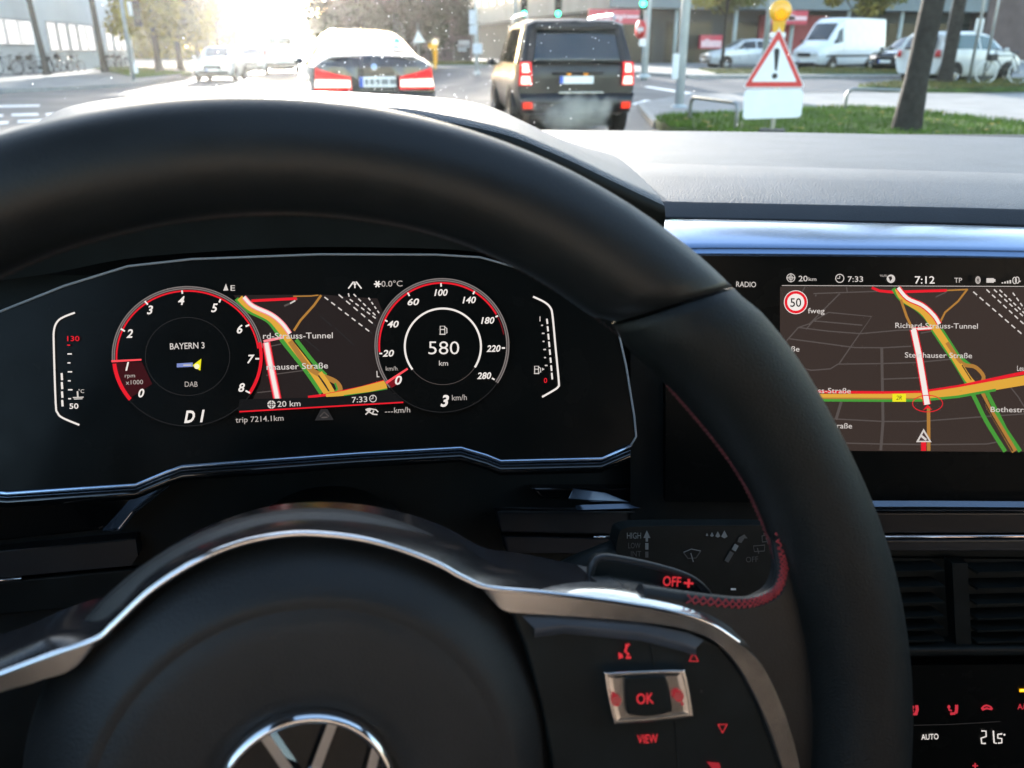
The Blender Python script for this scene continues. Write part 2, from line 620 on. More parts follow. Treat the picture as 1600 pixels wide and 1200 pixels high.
Cr_px = [(742, 908), (770, 940), (792, 957), (850, 962), (930, 967), (1010, 974), (1075, 985), (1120, 1006), (1155, 1045), (1185, 1100), (1210, 1165), (1228, 1230), (1240, 1330)]
Br_px = [(744, 909), (765, 920), (790, 922), (850, 927), (950, 939), (1050, 956), (1105, 973), (1145, 998), (1185, 1030), (1215, 1082), (1238, 1145), (1254, 1215), (1268, 1330)]
Bs = smooth_path([(p[0], p[1], 0) for p in Br_px], n)
Cs = smooth_path([(p[0], p[1], 0) for p in Cr_px], n)
fr = MB()
rows = []
for b, c in zip(Bs, Cs):
    pb, pc = WP(b.x, b.y, 0.0070), WP(c.x, c.y, 0.0062)
    rows.append([pb - WN * 0.006, pb - WN * 0.0004, pb.lerp(pc, 0.06), pb.lerp(pc, 0.94), pc - WN * 0.0004, pc - WN * 0.006])
fr.grid(rows, brushed, False)
fr.build('spoke_trim', wheel)
fl = MB()
Bl = smooth_path([(-140, 1108, 0), (-60, 1077, 0), (0, 1055, 0), (80, 1025, 0), (140, 1003, 0), (165, 985, 0)], n)
Cl = smooth_path([(-140, 1135, 0), (-60, 1105, 0), (0, 1083, 0), (60, 1066, 0), (115, 1045, 0), (163, 988, 0)], n)
rows = []
for b, c in zip(Bl, Cl):
    pb, pc = WP(b.x, b.y, 0.0070), WP(c.x, c.y, 0.0062)
    rows.append([pb - WN * 0.006, pb - WN * 0.0004, pb.lerp(pc, 0.06), pb.lerp(pc, 0.94), pc - WN * 0.0004, pc - WN * 0.006])
fl.grid(rows, brushed, False)
fl.build('spoke_trim', wheel)

# right control panel
red = glow('#d8343c', 1.0)
reddim = glow('#b02a34', 0.8)
pn = MB()
pan_px = [(800, 956), (870, 962), (1000, 972), (1075, 986), (1122, 1008), (1160, 1054), (1190, 1115), (1216, 1190), (1232, 1330), (880, 1330), (862, 1180), (846, 1100), (822, 1010)]
pn.prism([WP(u, v, 0.0045) for u, v in pan_px], -WN * 0.012, satin)
rows = []
for (u0, v0), (u1, v1) in [((815, 962), (835, 982)), ((870, 963), (880, 976)), ((940, 968), (945, 982)), ((1000, 973), (1003, 988)), ((1075, 988), (1068, 1004)), ((1100, 1000), (1088, 1012))]:
    rows.append([WP(u0, v0, 0.0047), WP(u1, v1, 0.0064), WP(u1, v1 + 6, 0.0066), WP(u1, v1 + 14, 0.0050)])
pn.grid(rows, mat('lit_panel_edge', (0.05, 0.055, 0.065), 0.35, spec=0.5, var=0.1, scale=80))  # light on the top bevel put into a lighter, bluer colour
panel = pn.build('control_panel', wheel, bevel=0.0008)
gr = MB()
for a, b in (((1013, 980), (1025, 1046)), ((1056, 1128), (1062, 1215))):
    gr.prism([WP(a[0] - 1.5, a[1], 0.0049), WP(a[0] + 1.5, a[1], 0.0049), WP(b[0] + 1.5, b[1], 0.0049), WP(b[0] - 1.5, b[1], 0.0049)], -WN * 0.001, blk)
gr.build('button_gap', panel)
fb = MB()
outer = smooth_path([(944, 1056, 0), (952, 1051, 0), (1010, 1048, 0), (1062, 1047, 0), (1072, 1052, 0), (1083, 1112, 0), (1077, 1121, 0), (1020, 1127, 0), (968, 1131, 0), (957, 1124, 0)], 5, True)
inner = smooth_path([(952, 1062, 0), (960, 1057, 0), (1010, 1054, 0), (1056, 1053, 0), (1064, 1058, 0), (1074, 1108, 0), (1068, 1115, 0), (1020, 1121, 0), (972, 1124, 0), (963, 1118, 0)], 5, True)
fb.grid([[WP(p.x, p.y, 0.0046) for p in outer], [WP(p.x, p.y, 0.0085) for p in outer], [WP(p.x * .7 + q.x * .3, p.y * .7 + q.y * .3, 0.0088) for p, q in zip(outer, inner)], [WP(q.x, q.y, 0.0086) for q in inner], [WP(q.x * .9 + 1012 * .1, q.y * .9 + 1089 * .1, 0.0083) for q in inner]], brushed, True, True)
fb.poly([WP(q.x * .9 + 1012 * .1, q.y * .9 + 1089 * .1, 0.0083) for q in inner], brushed)
frame = fb.build('rocker_frame', panel)
ok = MB()
okp = smooth_path([(976, 1062, 0), (985, 1058, 0), (1032, 1056, 0), (1042, 1062, 0), (1050, 1105, 0), (1044, 1113, 0), (1014, 1119, 0), (988, 1117, 0), (979, 1110, 0)], 5, True)
okc = sum(okp, V()) / len(okp)
ok.grid([[WP(p.x, p.y, 0.0074) for p in okp], [WP(p.x, p.y, 0.0092) for p in okp], [WP(p.x * .93 + okc.x * .07, p.y * .93 + okc.y * .07, 0.0100) for p in okp], [WP(p.x * .85 + okc.x * .15, p.y * .85 + okc.y * .15, 0.0098) for p in okp]], satin, True, True)
ok.poly([WP(p.x * .85 + okc.x * .15, p.y * .85 + okc.y * .15, 0.0098) for p in okp], satin)
ok.build('ok_button', panel)
d = Draw(WC + WN * 0.0102, WN)
d.text('OK', 1008, 1091, 17, red, 3, 0.012, width=27)
d.build('button_lettering', panel)
d = Draw(WC + WN * 0.0089, WN)
for cx, cy, s in ((963, 1095, 1), (1061, 1088, -1)):
    d.disc((cx, cy), (7.5, 8.5), reddim)
    for k in (-4, 0, 4):
        d.stroke([(cx - 6, cy + k), (cx + 6, cy + k - 1)], 1.6, brushed)
    d.stroke([(cx - 4 * s, cy - 9 * s), (cx - 6 * s, cy - 14 * s)], 4, reddim)
d.build('rocker_symbol', panel)
d = Draw(WC + WN * 0.0049, WN)
d.text('VIEW', 1012, 1154, 14, red, 3, 0.012, width=32)
for (cx, cy, s) in ((1084, 1027, 1), (1129, 1138, -1)):
    d.stroke([(cx, cy - 7 * s), (cx + 7, cy + 6 * s), (cx - 7, cy + 6 * s)], 2.4, red, True)
d.poly([(966, 1019), (972, 1022), (974, 1027), (967, 1030)], red)
d.stroke([(977, 1008), (984, 1007)], 3, red); d.stroke([(980, 1007), (977, 1018), (982, 1022), (979, 1028), (986, 1027)], 4, red)
d.poly([(1104, 1190), (1124, 1192), (1126, 1200), (1120, 1210), (1108, 1208), (1112, 1200)], reddim)
d.stroke([(1096, 1078), (1096, 1082)], 3, greytrim)
d.build('button_lettering', panel)

# shift paddle behind the right spoke
pd = MB()
pp = smooth_path([(922, 905, 0), (926, 880, 0), (940, 868, 0), (975, 872, 0), (1030, 884, 0), (1078, 900, 0), (1104, 922, 0), (1118, 950, 0)], 5)
ppl = [(p.x, p.y) for p in pp] + [(1120, 985), (920, 960)]
pd.prism([WP(u, v, -0.018) for u, v in ppl], -WN * 0.004, satin)
pd.tube([WP(p.x, p.y + 3, -0.0185) for p in pp], 0.0012, greytrim, 10)
pad2 = pd.build('shift_paddle', wheel)
d = Draw(WC - WN * 0.0164, WN)
d.text('OFF', 1050, 908, 16, red, -4, 0.012, width=28)
d.text('+', 1076, 911, 19, red, -4, 0.02, width=15)
d.build('paddle_lettering', pad2)
# hub shell behind the airbag cover
hb = MB()
hb.lathe([(0.056, -0.012), (0.058, -0.03), (0.052, -0.05), (0.0, -0.05)], blk, HUB - WN * 0.012, WN, 48)
hb.lathe([(0.040, -0.05), (0.040, -0.12)], blk, HUB - WN * 0.012, WN, 32)
hb.build('hub_shell', wheel)

# ================================================================== digital instrument display
IN = V((0, -math.cos(rad(20)), math.sin(rad(20))))
IP0 = K(490, 560, 0.40)
def IP(u, v, off=0.0):
    return on_plane(u, v, IP0 + IN * off, IN)
clus = thing('instrument_display', 'digital instrument display with two round dials and a map, behind the steering wheel', 'display', IP(490, 560))
out_px = [(-330, 560), (-200, 530), (-90, 510), (0, 487), (100, 447), (200, 416), (300, 405), (500, 397.5), (680, 398), (750, 402), (850, 430), (925, 458), (948, 470), (960, 492), (978, 570), (991, 650), (994, 682), (985, 697), (940, 717), (782, 721), (760, 712), (720, 700), (560, 709), (285, 729), (262, 737), (212, 758), (12, 771), (-30, 768), (-340, 790)]
gl = MB()
ol = [IP(u, v, 0.0) for u, v in out_px]
gl.prism(ol, -IN * 0.006, glassblk)
glass = gl.build('screen_glass', clus)
edge = MB()
k0 = 17
edge.tube([IP(u, v, 0.0006) for u, v in out_px[3:k0 + 1]], 0.0006, mat('light_grey_trim', (0.26, 0.26, 0.26), 0.5, spec=0.4, var=0.05, scale=60), 8)
edge.build('bezel_edge', clus)
edge = MB()
edge.tube([IP(u, v, 0.0010) for u, v in out_px[k0:-1]], 0.0011, mat('sky_tint_chrome', (0.50, 0.62, 0.80), 0.24, metal=1.0), 10)  # chrome edge with the sky's reflection tinted into it
edge.build('bezel_edge', clus)
# ledge below the glass, stepping down to a gloss facet
lg = MB()
low = out_px[17:28]
rows = [[IP(u, v + 3, 0.0), IP(u, v + 9, 0.006), IP(u, v + 15, 0.0075), IP(u, v + 22, 0.002)] for u, v in low]
lg.grid(rows, piano, True)
lg.build('lower_bezel', clus)

W = glow('#f4ece6'); Wd = glow('#b9b0aa'); W2 = glow('#d8d0ca'); GR = glow('#8a807a'); DK = glow('#2c2a2a'); RD = glow('#f01c2c', 0.95); RDk = glow('#7a1018'); RDl = glow('#ff5058')
GN = glow('#479838'); YE = glow('#e0a83c'); TN = glow('#b07c38'); MAPB = glow('#261e1c'); MAPC = glow('#3b302b'); RDS = glow('#574f4c'); PK = glow('#ff8f98'); YS = glow('#f0e820')
D_ = lambda: Draw(IP0, IN, 0.0003)

# map area between the dials
d = D_()
def z2(x, y): return (360 + x / 4.2867, 400 + y / 4.2867)
mp = [z2(*p) for p in [(20, 262), (610, 258), (985, 285), (1040, 420), (985, 600), (1000, 800), (1060, 880), (1010, 960), (150, 960), (200, 850), (225, 700), (190, 520), (110, 400)]]
d.poly(mp, MAPB)
def l2(pts, w, m, **k): d.stroke([z2(*p) for p in pts], w, m, **k)
for a in ([(240, 610), (340, 590)], [(240, 800), (500, 765)], [(180, 915), (275, 905)], [(600, 400), (680, 470)], [(480, 540), (600, 640)], [(700, 480), (830, 600)]):
    l2(a, 1.6, RDS if a[0][0] < 300 else DK)
l2([(360, 335), (400, 318), (450, 285)], 3, RDS); l2([(400, 318), (435, 298)], 2.2, W2)
l2([(420, 270), (540, 268), (590, 262)], 2, TN)
l2([(140, 300), (445, 285)], 4.2, RD)
l2([(608, 262), (560, 330), (470, 430), (425, 500)], 3.6, TN)
l2([(40, 285), (110, 360), (240, 425), (300, 490), (350, 570), (500, 760), (610, 920)], 7, GN, smooth=4)
l2([(440, 560), (540, 690), (600, 760), (640, 800)], 6, GN)
l2([(62, 280), (130, 345), (260, 412), (325, 480), (400, 580), (540, 760), (650, 925)], 10, YE, smooth=4)
l2([(400, 570), (520, 740), (610, 800), (700, 840), (735, 890), (710, 935)], 8, TN, smooth=4)
l2([(600, 780), (650, 850), (690, 920)], 7, YE); l2([(590, 800), (660, 905)], 2.2, mat('map_gap', (0.02, 0.014, 0.012), 0.6))
l2([(690, 930), (715, 890), (700, 850)], 3, GN)
l2([(90, 275), (150, 335), (270, 390), (345, 450), (398, 520)], 7.6, PK, smooth=4)
l2([(90, 275), (150, 335), (270, 390), (345, 450), (398, 520)], 4.6, W, smooth=4)
l2([(520, 945), (640, 930), (760, 905), (880, 880), (1030, 838)], 4, RD)
l2([(640, 935), (770, 918), (900, 893), (1045, 862)], [5, 14], YE)
l2([(760, 936), (930, 915), (1050, 890)], 2.4, GN)
l2([(222, 572), (350, 545)], 4, PK)
l2([(240, 580), (262, 700), (315, 960)], 13, RD); l2([(240, 580), (262, 700), (315, 960)], 9.5, PK); l2([(240, 580), (262, 700), (315, 960)], 6, W)
for a, b, nn in (((630, 275), (950, 520), 7), ((725, 258), (975, 470), 5), ((790, 250), (800, 290), 1), ((800, 290), (990, 430), 5), ((825, 255), (985, 410), 5), ((925, 280), (1005, 395), 4)):
    l2([a, b], 2.2, DK)
    for i in range(nn):
        f0, f1 = i / nn, (i + 0.55) / nn
        l2([(a[0] + (b[0] - a[0]) * f0, a[1] + (b[1] - a[1]) * f0), (a[0] + (b[0] - a[0]) * f1, a[1] + (b[1] - a[1]) * f1)], 2.0, W2)
d.text('rd-Strauss-Tunnel', *z2(452, 532), 9.6, W2, 0.5, 0.006, width=109)
d.text('nhauser Straße', *z2(448, 737), 9.6, W2, 1.5, 0.006, width=96)
# cover strip below the map
d.poly([z2(*p) for p in [(60, 960), (510, 950), (760, 938), (1060, 892), (1160, 975), (50, 1040)]], glow('#141211'))
d.stroke([z2(60, 1043), z2(1158, 980)], 2.2, RD)
d.disc(z2(275, 995), 6.4, W2); d.stroke([z2(247, 996), z2(303, 994)], 1.2, MAPB); d.stroke([z2(275, 968), z2(275, 1022)], 1.2, MAPB); d.arc(z2(275, 995), 3.4, 0, 360, 1, MAPB, 16)
d.text('20 km', *z2(392, 988), 9.2, W2, 2, 0.006, width=36)
d.text('7:33', *z2(865, 960), 9.2, W2, 3, 0.006, width=24)
d.arc(z2(955, 955), 5.2, 0, 360, 1.3, W2, 20); d.stroke([z2(955, 935), z2(955, 955), z2(940, 957)], 1.3, W2)
d.build('map_panel', clus)
# printed messages
d = D_(); d.off += 0.0012
d.text('trip 7214.1km', *z2(195, 1090), 9, Wd, 2.5, 0.004, width=75)
d.build('trip_lettering', clus)
d = D_(); d.off += 0.0013
d.text('---', *z2(1062, 1038), 8, Wd, 2, 0.004, width=13)
d.text('km/h', *z2(1150, 1030), 9, Wd, 2.5, 0.004, width=25)
for p in ([(905, 1030), (930, 1022), (975, 1030), (990, 1045)], [(920, 1040), (960, 1060), (985, 1062)], [(935, 1035), (905, 1062)], [(960, 1035), (950, 1062)]):
    d.stroke([z2(*q) for q in p], 2, W2)
d.disc(z2(925, 1030), (4, 2.5), W2)
d.build('cruise_control_symbol', clus)
d = D_(); d.off += 0.0014
d.poly([z2(*p) for p in [(605, 1025), (650, 1025), (692, 1098), (565, 1102)]], DK)
d.stroke([z2(*p) for p in [(600, 1075), (628, 1045), (660, 1075)]], 1.4, RDS); d.stroke([z2(*p) for p in [(610, 1082), (650, 1080)]], 2, RDS)
d.build('assist_symbol', clus)
d = D_(); d.off += 0.0015
d.stroke([z2(790, 218), z2(825, 172)], 2, W); d.stroke([z2(878, 218), z2(842, 172)], 2, W); d.stroke([z2(833, 172), z2(834, 215)], 1.8, W); d.poly([z2(*p) for p in [(820, 185), (846, 185), (835, 200)]], W)
d.build('road_symbol', clus)
d = D_(); d.off += 0.0016
for a in (0, 60, 120):
    r = 5.5
    cx, cy = z2(985, 188)
    d.stroke([(cx - r * math.cos(rad(a)), cy - r * math.sin(rad(a))), (cx + r * math.cos(rad(a)), cy + r * math.sin(rad(a)))], 2.2, W)
d.text('0.0°C', *z2(1082, 184), 9.4, Wd, 1, 0.004, width=33)
d.build('outside_temperature', clus)
d = D_(); d.off += 0.0017
d.poly([z2(-48, 232), z2(-30, 185), z2(-14, 230)], W2); d.text('E', *z2(16, 213), 9, W2, 0, 0.004, width=7)
d.build('compass_lettering', clus)
d = D_(); d.off += 0.0018
d.poly([z2(*p) for p in [(978, 770), (984, 770), (986, 805), (998, 806), (998, 812), (980, 812)]], W2)
d.build('scale_mark', clus)

# rev counter
def dial_base(d, c, rx, ry):
    d.poly([(c[0] + rx * math.cos(2 * math.pi * i / 64), c[1] - ry * math.sin(2 * math.pi * i / 64)) for i in range(64)], glassblk)
d = D_(); d.off += 0.0022
c, rx, ry = (293, 557), 118, 109.5
dial_base(d, c, rx + 1, ry + 1)
d.arc(c, (rx - 1, ry - 1), 0, 360, 0.8, DK, 72)
d.arc(c, (66, 61), 0, 360, 0.9, DK, 60)
d.arc(c, (rx - 2, ry - 2), 7, 184, 5, glow('#7d7572'), 60)
d.arc(c, (rx - 2, ry - 2), 7, 184, 1.2, glow('#3a3434'), 60)
d.arc(c, (rx - 7, ry - 7), 7, 184, 2.6, RD, 60)
d.arc(c, (rx - 3, ry - 3), -33, 12, 5, RD, 24)
d.arc(c, (rx - 3, ry - 3), 186, 219, 6, RD, 24)
d.poly([(c[0] + 112 * math.cos(rad(a)), c[1] - 104 * math.sin(rad(a))) for a in range(185, 219, 3)] + [(238, 600), (222, 566)], glow('#3a0c10'))
d.stroke([(174, 564.5), (221, 562)], [3.4, 2.6], RDl)
revd = d.build('rev_counter', clus)
d = D_(); d.off += 0.0034
def Z1(x, y): return (60 + x / 4, 380 + y / 4)
for s, x, y, tk in (('0', 643, 935, None), ('1', 555, 768, None), ('2', 570, 563, ((515, 535), (540, 550))), ('3', 697, 415, ((665, 362), (684, 384))), ('4', 893, 357, ((897, 295), (900, 316))), ('5', 1100, 402, ((1138, 350), (1130, 370))), ('6', 1258, 535, ((1295, 520), (1318, 510))), ('7', 1328, 722, ((1356, 722), (1380, 722))), ('8', 1270, 900, ((1295, 922), (1322, 936)))):
    d.text(s, *Z1(x, y), 13.5, W, 1, 0.022, 0.25)
    if tk:
        d.stroke([Z1(*tk[0]), Z1(*tk[1])], 2.6, W)
d.text('rpm', *Z1(572, 826), 6.5, Wd, 1, width=16); d.text('x1000', *Z1(600, 868), 7.2, Wd, 2, width=27)
d.text('BAYERN 3', *Z1(930, 640), 10, W2, 2, 0.008, width=54)
d.text('DAB', *Z1(955, 880), 8.6, Wd, 0, 0, width=20)
d.poly([Z1(960, 765), Z1(1018, 722), Z1(1012, 797)], YS); d.disc(Z1(990, 770), (4.2, 4.2), glow('#fff8c8'), 10)
d.poly([Z1(865, 752), Z1(965, 746), Z1(965, 772), Z1(865, 776)], glow('#7f8ec8')); d.stroke([Z1(905, 762), Z1(955, 762)], 1.6, W2)
d.text('D 1', *Z1(975, 1080), 19, W, 3, 0.03, 0.3, width=33)
d.build('rev_counter_lettering', revd)

# speedometer
d = D_(); d.off += 0.0022
c, r = (690.5, 540), 105
dial_base(d, c, r + 1, r + 1)
d.arc(c, r - 1, 0, 360, 0.8, DK, 72)
d.arc(c, r - 2, -34, 219, 5, glow('#7d7572'), 80)
d.arc(c, r - 2, -34, 219, 1.2, glow('#3a3434'), 80)
d.arc(c, r - 7, 30, 186, 2.8, RD, 60)
d.arc(c, r - 7, 10, 30, 1.6, RDk, 12)
d.arc((692, 541.5), 59.5, -33, 217, 3.0, W, 80)
d.arc((692, 541.5), 59.5, 217, 327, 0.8, RDS, 40)
d.poly([(605, 598), (625, 590), (622, 600), (612, 606)], RDk)
d.stroke([(603, 598.5), (637, 576)], [4, 3], RDl)
spd = d.build('speedometer', clus)
d = D_(); d.off += 0.0034
def Z3(x, y): return (560 + x / 4.2857, 400 + y / 4.2857)
for s, x, y, wd, tk in (('0', 268, 830, 11, None), ('20', 200, 650, 18, ((140, 653), (160, 653))), ('40', 232, 455, 18, ((178, 430), (195, 438))), ('60', 368, 306, 18, ((330, 245), (342, 268))), ('100', 553, 243, 21, ((553, 182), (554, 205))), ('140', 742, 293, 21, ((778, 235), (768, 256))), ('180', 866, 430, 21, ((918, 408), (935, 400))), ('220', 905, 618, 22, ((960, 616), (982, 616))), ('280', 842, 800, 22, ((894, 818), (912, 828)))):
    d.text(s, *Z3(x, y), 10.4 if s != '0' else 14, W, 1, 0.02, 0.22, width=wd)
    if tk:
        d.stroke([Z3(*tk[0]), Z3(*tk[1])], 2.4, W)
d.text('km/h', *Z3(222, 752), 7, Wd, 1, width=18)
d.text('580', *Z3(572, 612), 21.5, W, 0, -0.006, width=48)
d.text('km', *Z3(570, 716), 8.5, W2, 0, width=14)
d.text('3', *Z3(578, 968), 18, W, 0, 0.03, 0.25)
d.text('km/h', *Z3(676, 946), 9.2, Wd, 2, width=23)
d.stroke([Z3(548, 470), Z3(578, 470), Z3(578, 522), Z3(548, 522)], 1.5, W2, True); d.stroke([Z3(550, 492), Z3(577, 492)], 1.4, W2); d.stroke([Z3(543, 524), Z3(583, 524)], 1.6, W2); d.stroke([Z3(578, 475), Z3(592, 485), Z3(593, 515), Z3(584, 516)], 1.4, W2)
d.build('speedometer_lettering', spd)

# temperature and fuel gauges at the sides
d = D_(); d.off += 0.0012
d.stroke([(117, 488.5), (100, 495), (90, 502), (84.5, 515), (84, 540), (87, 630), (90, 645), (98, 653), (124, 664)], 2.9, W, smooth=4)
d.text('130', *Z1(218, 595), 8.2, RD, 0, 0.01, width=19)
d.text('50', *Z1(222, 1017), 8.6, W, 1, 0.012, width=14)
for i, y in enumerate((637, 692, 748, 804, 860, 916, 972)):
    d.stroke([Z1(180 + i, y), Z1(208 + i if i % 2 else 198 + i, y)], 2, W if i else RD)
for y0, y1 in ((812, 856), (868, 912), (926, 966), (980, 1020)):
    d.stroke([Z1(145 + (y0 - 812) * .02, y0), Z1(148 + (y0 - 812) * .02, y1)], 3.2, W)
d.text('°C', *Z1(268, 924), 6, W2, 0, width=9); d.stroke([Z1(244, 925), Z1(247, 965)], 2.4, W2); d.stroke([Z1(215, 965), Z1(283, 962)], 1.6, W2); d.stroke([Z1(222, 974), Z1(276, 972)], 1.4, W2)
d.build('temperature_gauge', clus)
d = D_(); d.off += 0.0012
d.stroke([Z3(1170, 272), Z3(1245, 308), Z3(1285, 345), Z3(1300, 400), Z3(1320, 610), Z3(1342, 840), Z3(1338, 875), Z3(1310, 898), Z3(1230, 944)], 2.9, W, smooth=4)
for y0, y1 in ((420, 455), (470, 505), (520, 560), (573, 610), (625, 662), (680, 715), (732, 770), (782, 826)):
    f = (y0 - 420) / 400
    d.stroke([Z3(1262 + 36 * f, y0), Z3(1266 + 36 * f, y1)], 2.6, W)
for i, y in enumerate((464, 518, 572, 626, 680, 733)):
    d.stroke([Z3(1224 + i * 5, y), Z3(1236 + i * 5 + (5 if i % 2 else 0), y)], 2, W2)
d.text('1', *Z3(1216, 420), 8, W2, 0, 0.01); d.text('0', *Z3(1253, 832), 8, RD, 0, 0.01)
d.stroke([Z3(1180, 738), Z3(1206, 738), Z3(1206, 785), Z3(1180, 785)], 1.5, W2, True); d.stroke([Z3(1182, 758), Z3(1205, 758)], 1.3, W2); d.stroke([Z3(1206, 742), Z3(1220, 752), Z3(1221, 778), Z3(1212, 778)], 1.3, W2); d.stroke([Z3(1176, 787), Z3(1212, 787)], 1.4, W2); d.poly([Z3(1230, 748), Z3(1246, 758), Z3(1230, 768)], W2)
d.build('fuel_gauge', clus)

# ================================================================== centre touch screen
SN = V((-CR.y * -1 * 0, 0, 0))
SNh = V((CF.x, CF.y, 0)).normalized()
SN = (-SNh * math.cos(rad(8)) + V((0, 0, math.sin(rad(8))))).normalized()
SP0 = EYE + ray(1410, 560) * 0.48
def SP(u, v, off=0.0):
    return on_plane(u, v, SP0 + SN * off, SN)
nav = thing('touch_screen', 'wide centre touch screen showing a dark navigation map with a 50 limit sign', 'touch screen', SP(1410, 560))
g = MB()
g.prism([SP(u, v) for u, v in [(1040, 404), (1080, 400), (1300, 401), (1900, 406), (1900, 792), (1040, 784)]], -SN * 0.008, glassblk)
g.build('screen_glass', nav)
def z4(x, y): return (1130 + x / 3.404, 400 + y / 3.404)
d = Draw(SP0, SN)
d.poly([z4(*p) for p in [(302, 163), (2100, 172), (2100, 1045), (300, 1034)]], MAPC)
d.stroke([z4(312, 157), z4(2100, 164)], 1.2, Wd)
def l4(pts, w, m, **k): d.stroke([z4(*p) for p in pts], w, m, **k)
for a in ([(320, 470), (400, 380), (460, 360), (620, 200)], [(400, 380), (560, 400), (730, 413), (930, 395), (1010, 392)], [(440, 390), (480, 345), (560, 300), (790, 322), (680, 480), (615, 575)], [(350, 440), (500, 460), (700, 487), (850, 488), (1000, 480)], [(480, 345), (740, 368)], [(390, 592), (470, 608), (570, 600), (610, 575)], [(610, 575), (850, 572), (1020, 567), (1220, 548)], [(850, 655), (1040, 648)], [(480, 200), (900, 185)], [(490, 215), (495, 205)], [(660, 190), (655, 165)], [(420, 190), (435, 165)], [(630, 775), (600, 870)], [(560, 865), (850, 880), (1040, 880), (1380, 855), (1600, 840)], [(640, 995), (840, 1000), (1100, 1003), (1400, 1000), (1480, 985)], [(1530, 700), (1570, 750), (1600, 800)], [(1050, 410), (1110, 400)]):
    l4(a, 2.0, RDS)
l4([(843, 485), (845, 600), (850, 880), (838, 1034)], 4.5, RDS)
l4([(600, 870), (628, 775)], 4.5, RDS)
l4([(790, 168), (830, 185), (900, 192), (1190, 183)], 4.2, RD); l4([(1190, 183), (1300, 178)], 2.4, TN)
l4([(1300, 175), (1250, 240), (1180, 300), (1150, 360)], 3, TN)
l4([(905, 172), (945, 230), (1020, 275), (1080, 330), (1120, 400), (1240, 580), (1330, 740), (1400, 880), (1500, 1040)], 6.5, GN, smooth=4)
l4([(1160, 390), (1250, 530), (1310, 580)], 5.5, GN); l4([(1400, 720), (1440, 800), (1500, 920), (1580, 1040)], 6.5, GN)
l4([(930, 172), (960, 225), (1060, 290), (1120, 370), (1220, 520), (1300, 650), (1350, 700)], 11, YE, smooth=4)
l4([(945, 232), (975, 320), (1005, 385)], 4, TN)
l4([(1190, 460), (1270, 570), (1340, 590), (1385, 640), (1370, 680)], 6, TN, smooth=4)
l4([(1262, 575), (1340, 690)], 5, YE); l4([(1270, 580), (1320, 660)], 1.6, mat('map_gap'))
l4([(1375, 720), (1410, 800), (1480, 920), (1550, 1040)], [6, 9], TN); l4([(1368, 735), (1430, 850), (1540, 1038)], 2, mat('map_gap'))
l4([(930, 168), (980, 225), (1060, 262), (1120, 315), (1150, 362)], 8.6, RD, smooth=4); l4([(930, 168), (980, 225), (1060, 262), (1120, 315), (1150, 362)], 5.2, W, smooth=4)
l4([(480, 722), (850, 727), (1050, 725), (1250, 695), (1700, 600)], [4, 5.5], RD)
l4([(500, 745), (850, 749), (1050, 748), (1250, 722), (1750, 635)], [7, 16], YE); l4([(500, 758), (850, 760), (1050, 762)], [3, 4], TN)
l4([(505, 767), (850, 769), (1050, 768), (1250, 748), (1450, 712)], 4, GN)
l4([(1005, 390), (1110, 383)], 6, RD); l4([(1005, 390), (1110, 383)], 3, W)
l4([(1012, 390), (1040, 520), (1085, 790)], 12, RD); l4([(1012, 390), (1040, 520), (1085, 790)], 8.4, W)
l4([(1092, 800), (1093, 1036)], 5.5, TN); l4([(1066, 990), (1066, 1036)], 8, RD)
d.arc(z4(1087, 785), (23.5, 13), 0, 360, 1.3, RD, 40)
d.poly([z4(*p) for p in [(1060, 822), (1088, 790), (1112, 820), (1088, 808)]], RD)
for a, b, nn in (((1330, 190), (1600, 425), 8), ((1400, 178), (1640, 400), 8), ((1440, 178), (1660, 380), 8), ((1470, 180), (1640, 340), 7), ((1540, 195), (1660, 360), 6)):
    for i in range(nn):
        f0, f1 = i / nn, (i + 0.6) / nn
        l4([(a[0] + (b[0] - a[0]) * f0, a[1] + (b[1] - a[1]) * f0), (a[0] + (b[0] - a[0]) * f1, a[1] + (b[1] - a[1]) * f1)], 2, W2)
l4([(1130, 218), (1190, 190)], 2, RDS)
d.poly([z4(*p) for p in [(900, 733), (972, 733), (972, 775), (900, 775)]], YS); d.text('2R', *z4(935, 753), 7, mat('map_gap'), 0, 0, 0.2, width=9)
d.poly([z4(*p) for p in [(1066, 918), (1108, 990), (1026, 990)]], W2); d.poly([z4(*p) for p in [(1066, 936), (1095, 983), (1040, 983)]], glow('#4a3a38')); d.stroke([z4(1052, 955), z4(1080, 978)], 3.4, W2)
for s, x, y, wd in (('Richard-Strauss-Tunnel', 1135, 370, 129), ('Steinhauser Straße', 1145, 527, 105), ('fweg', 495, 290, 26), ('raße', 365, 493, 24), ('uss-Straße', 580, 715, 58), ('traße', 636, 902, 29), ('Bothestraße', 1545, 816, 72), ('Leuchtenberg', 1640, 597, 45)):
    d.text(s, *z4(x, y), 8.6, W2, -0.6, 0.004, width=wd)
d.disc(z4(386, 246), 18.6, W); d.arc(z4(386, 246), 15.4, 0, 360, 4.2, RD, 40)
d.text('50', *z4(386, 246), 14, mat('map_gap'), 0, 0.01, width=17)
d.build('map_panel', nav)
d = Draw(SP0, SN); d.off += 0.003
d.text('RADIO', *z4(122, 150), 8.8, W2, -1, 0.004, width=31)
cx, cy = z4(360, 116)
d.arc((cx, cy), 6.2, 0, 360, 1.2, W2, 20); d.arc((cx, cy), 3.2, 0, 360, 1, W2, 14); d.stroke([(cx - 7, cy), (cx + 7, cy)], 1, W2); d.stroke([(cx, cy - 7), (cx, cy + 7)], 1, W2)
d.text('20', *z4(425, 119), 9, W2, 0, 0.004, width=14); d.text('km', *z4(475, 122), 6, W2, 0, width=12)
cx, cy = z4(620, 119)
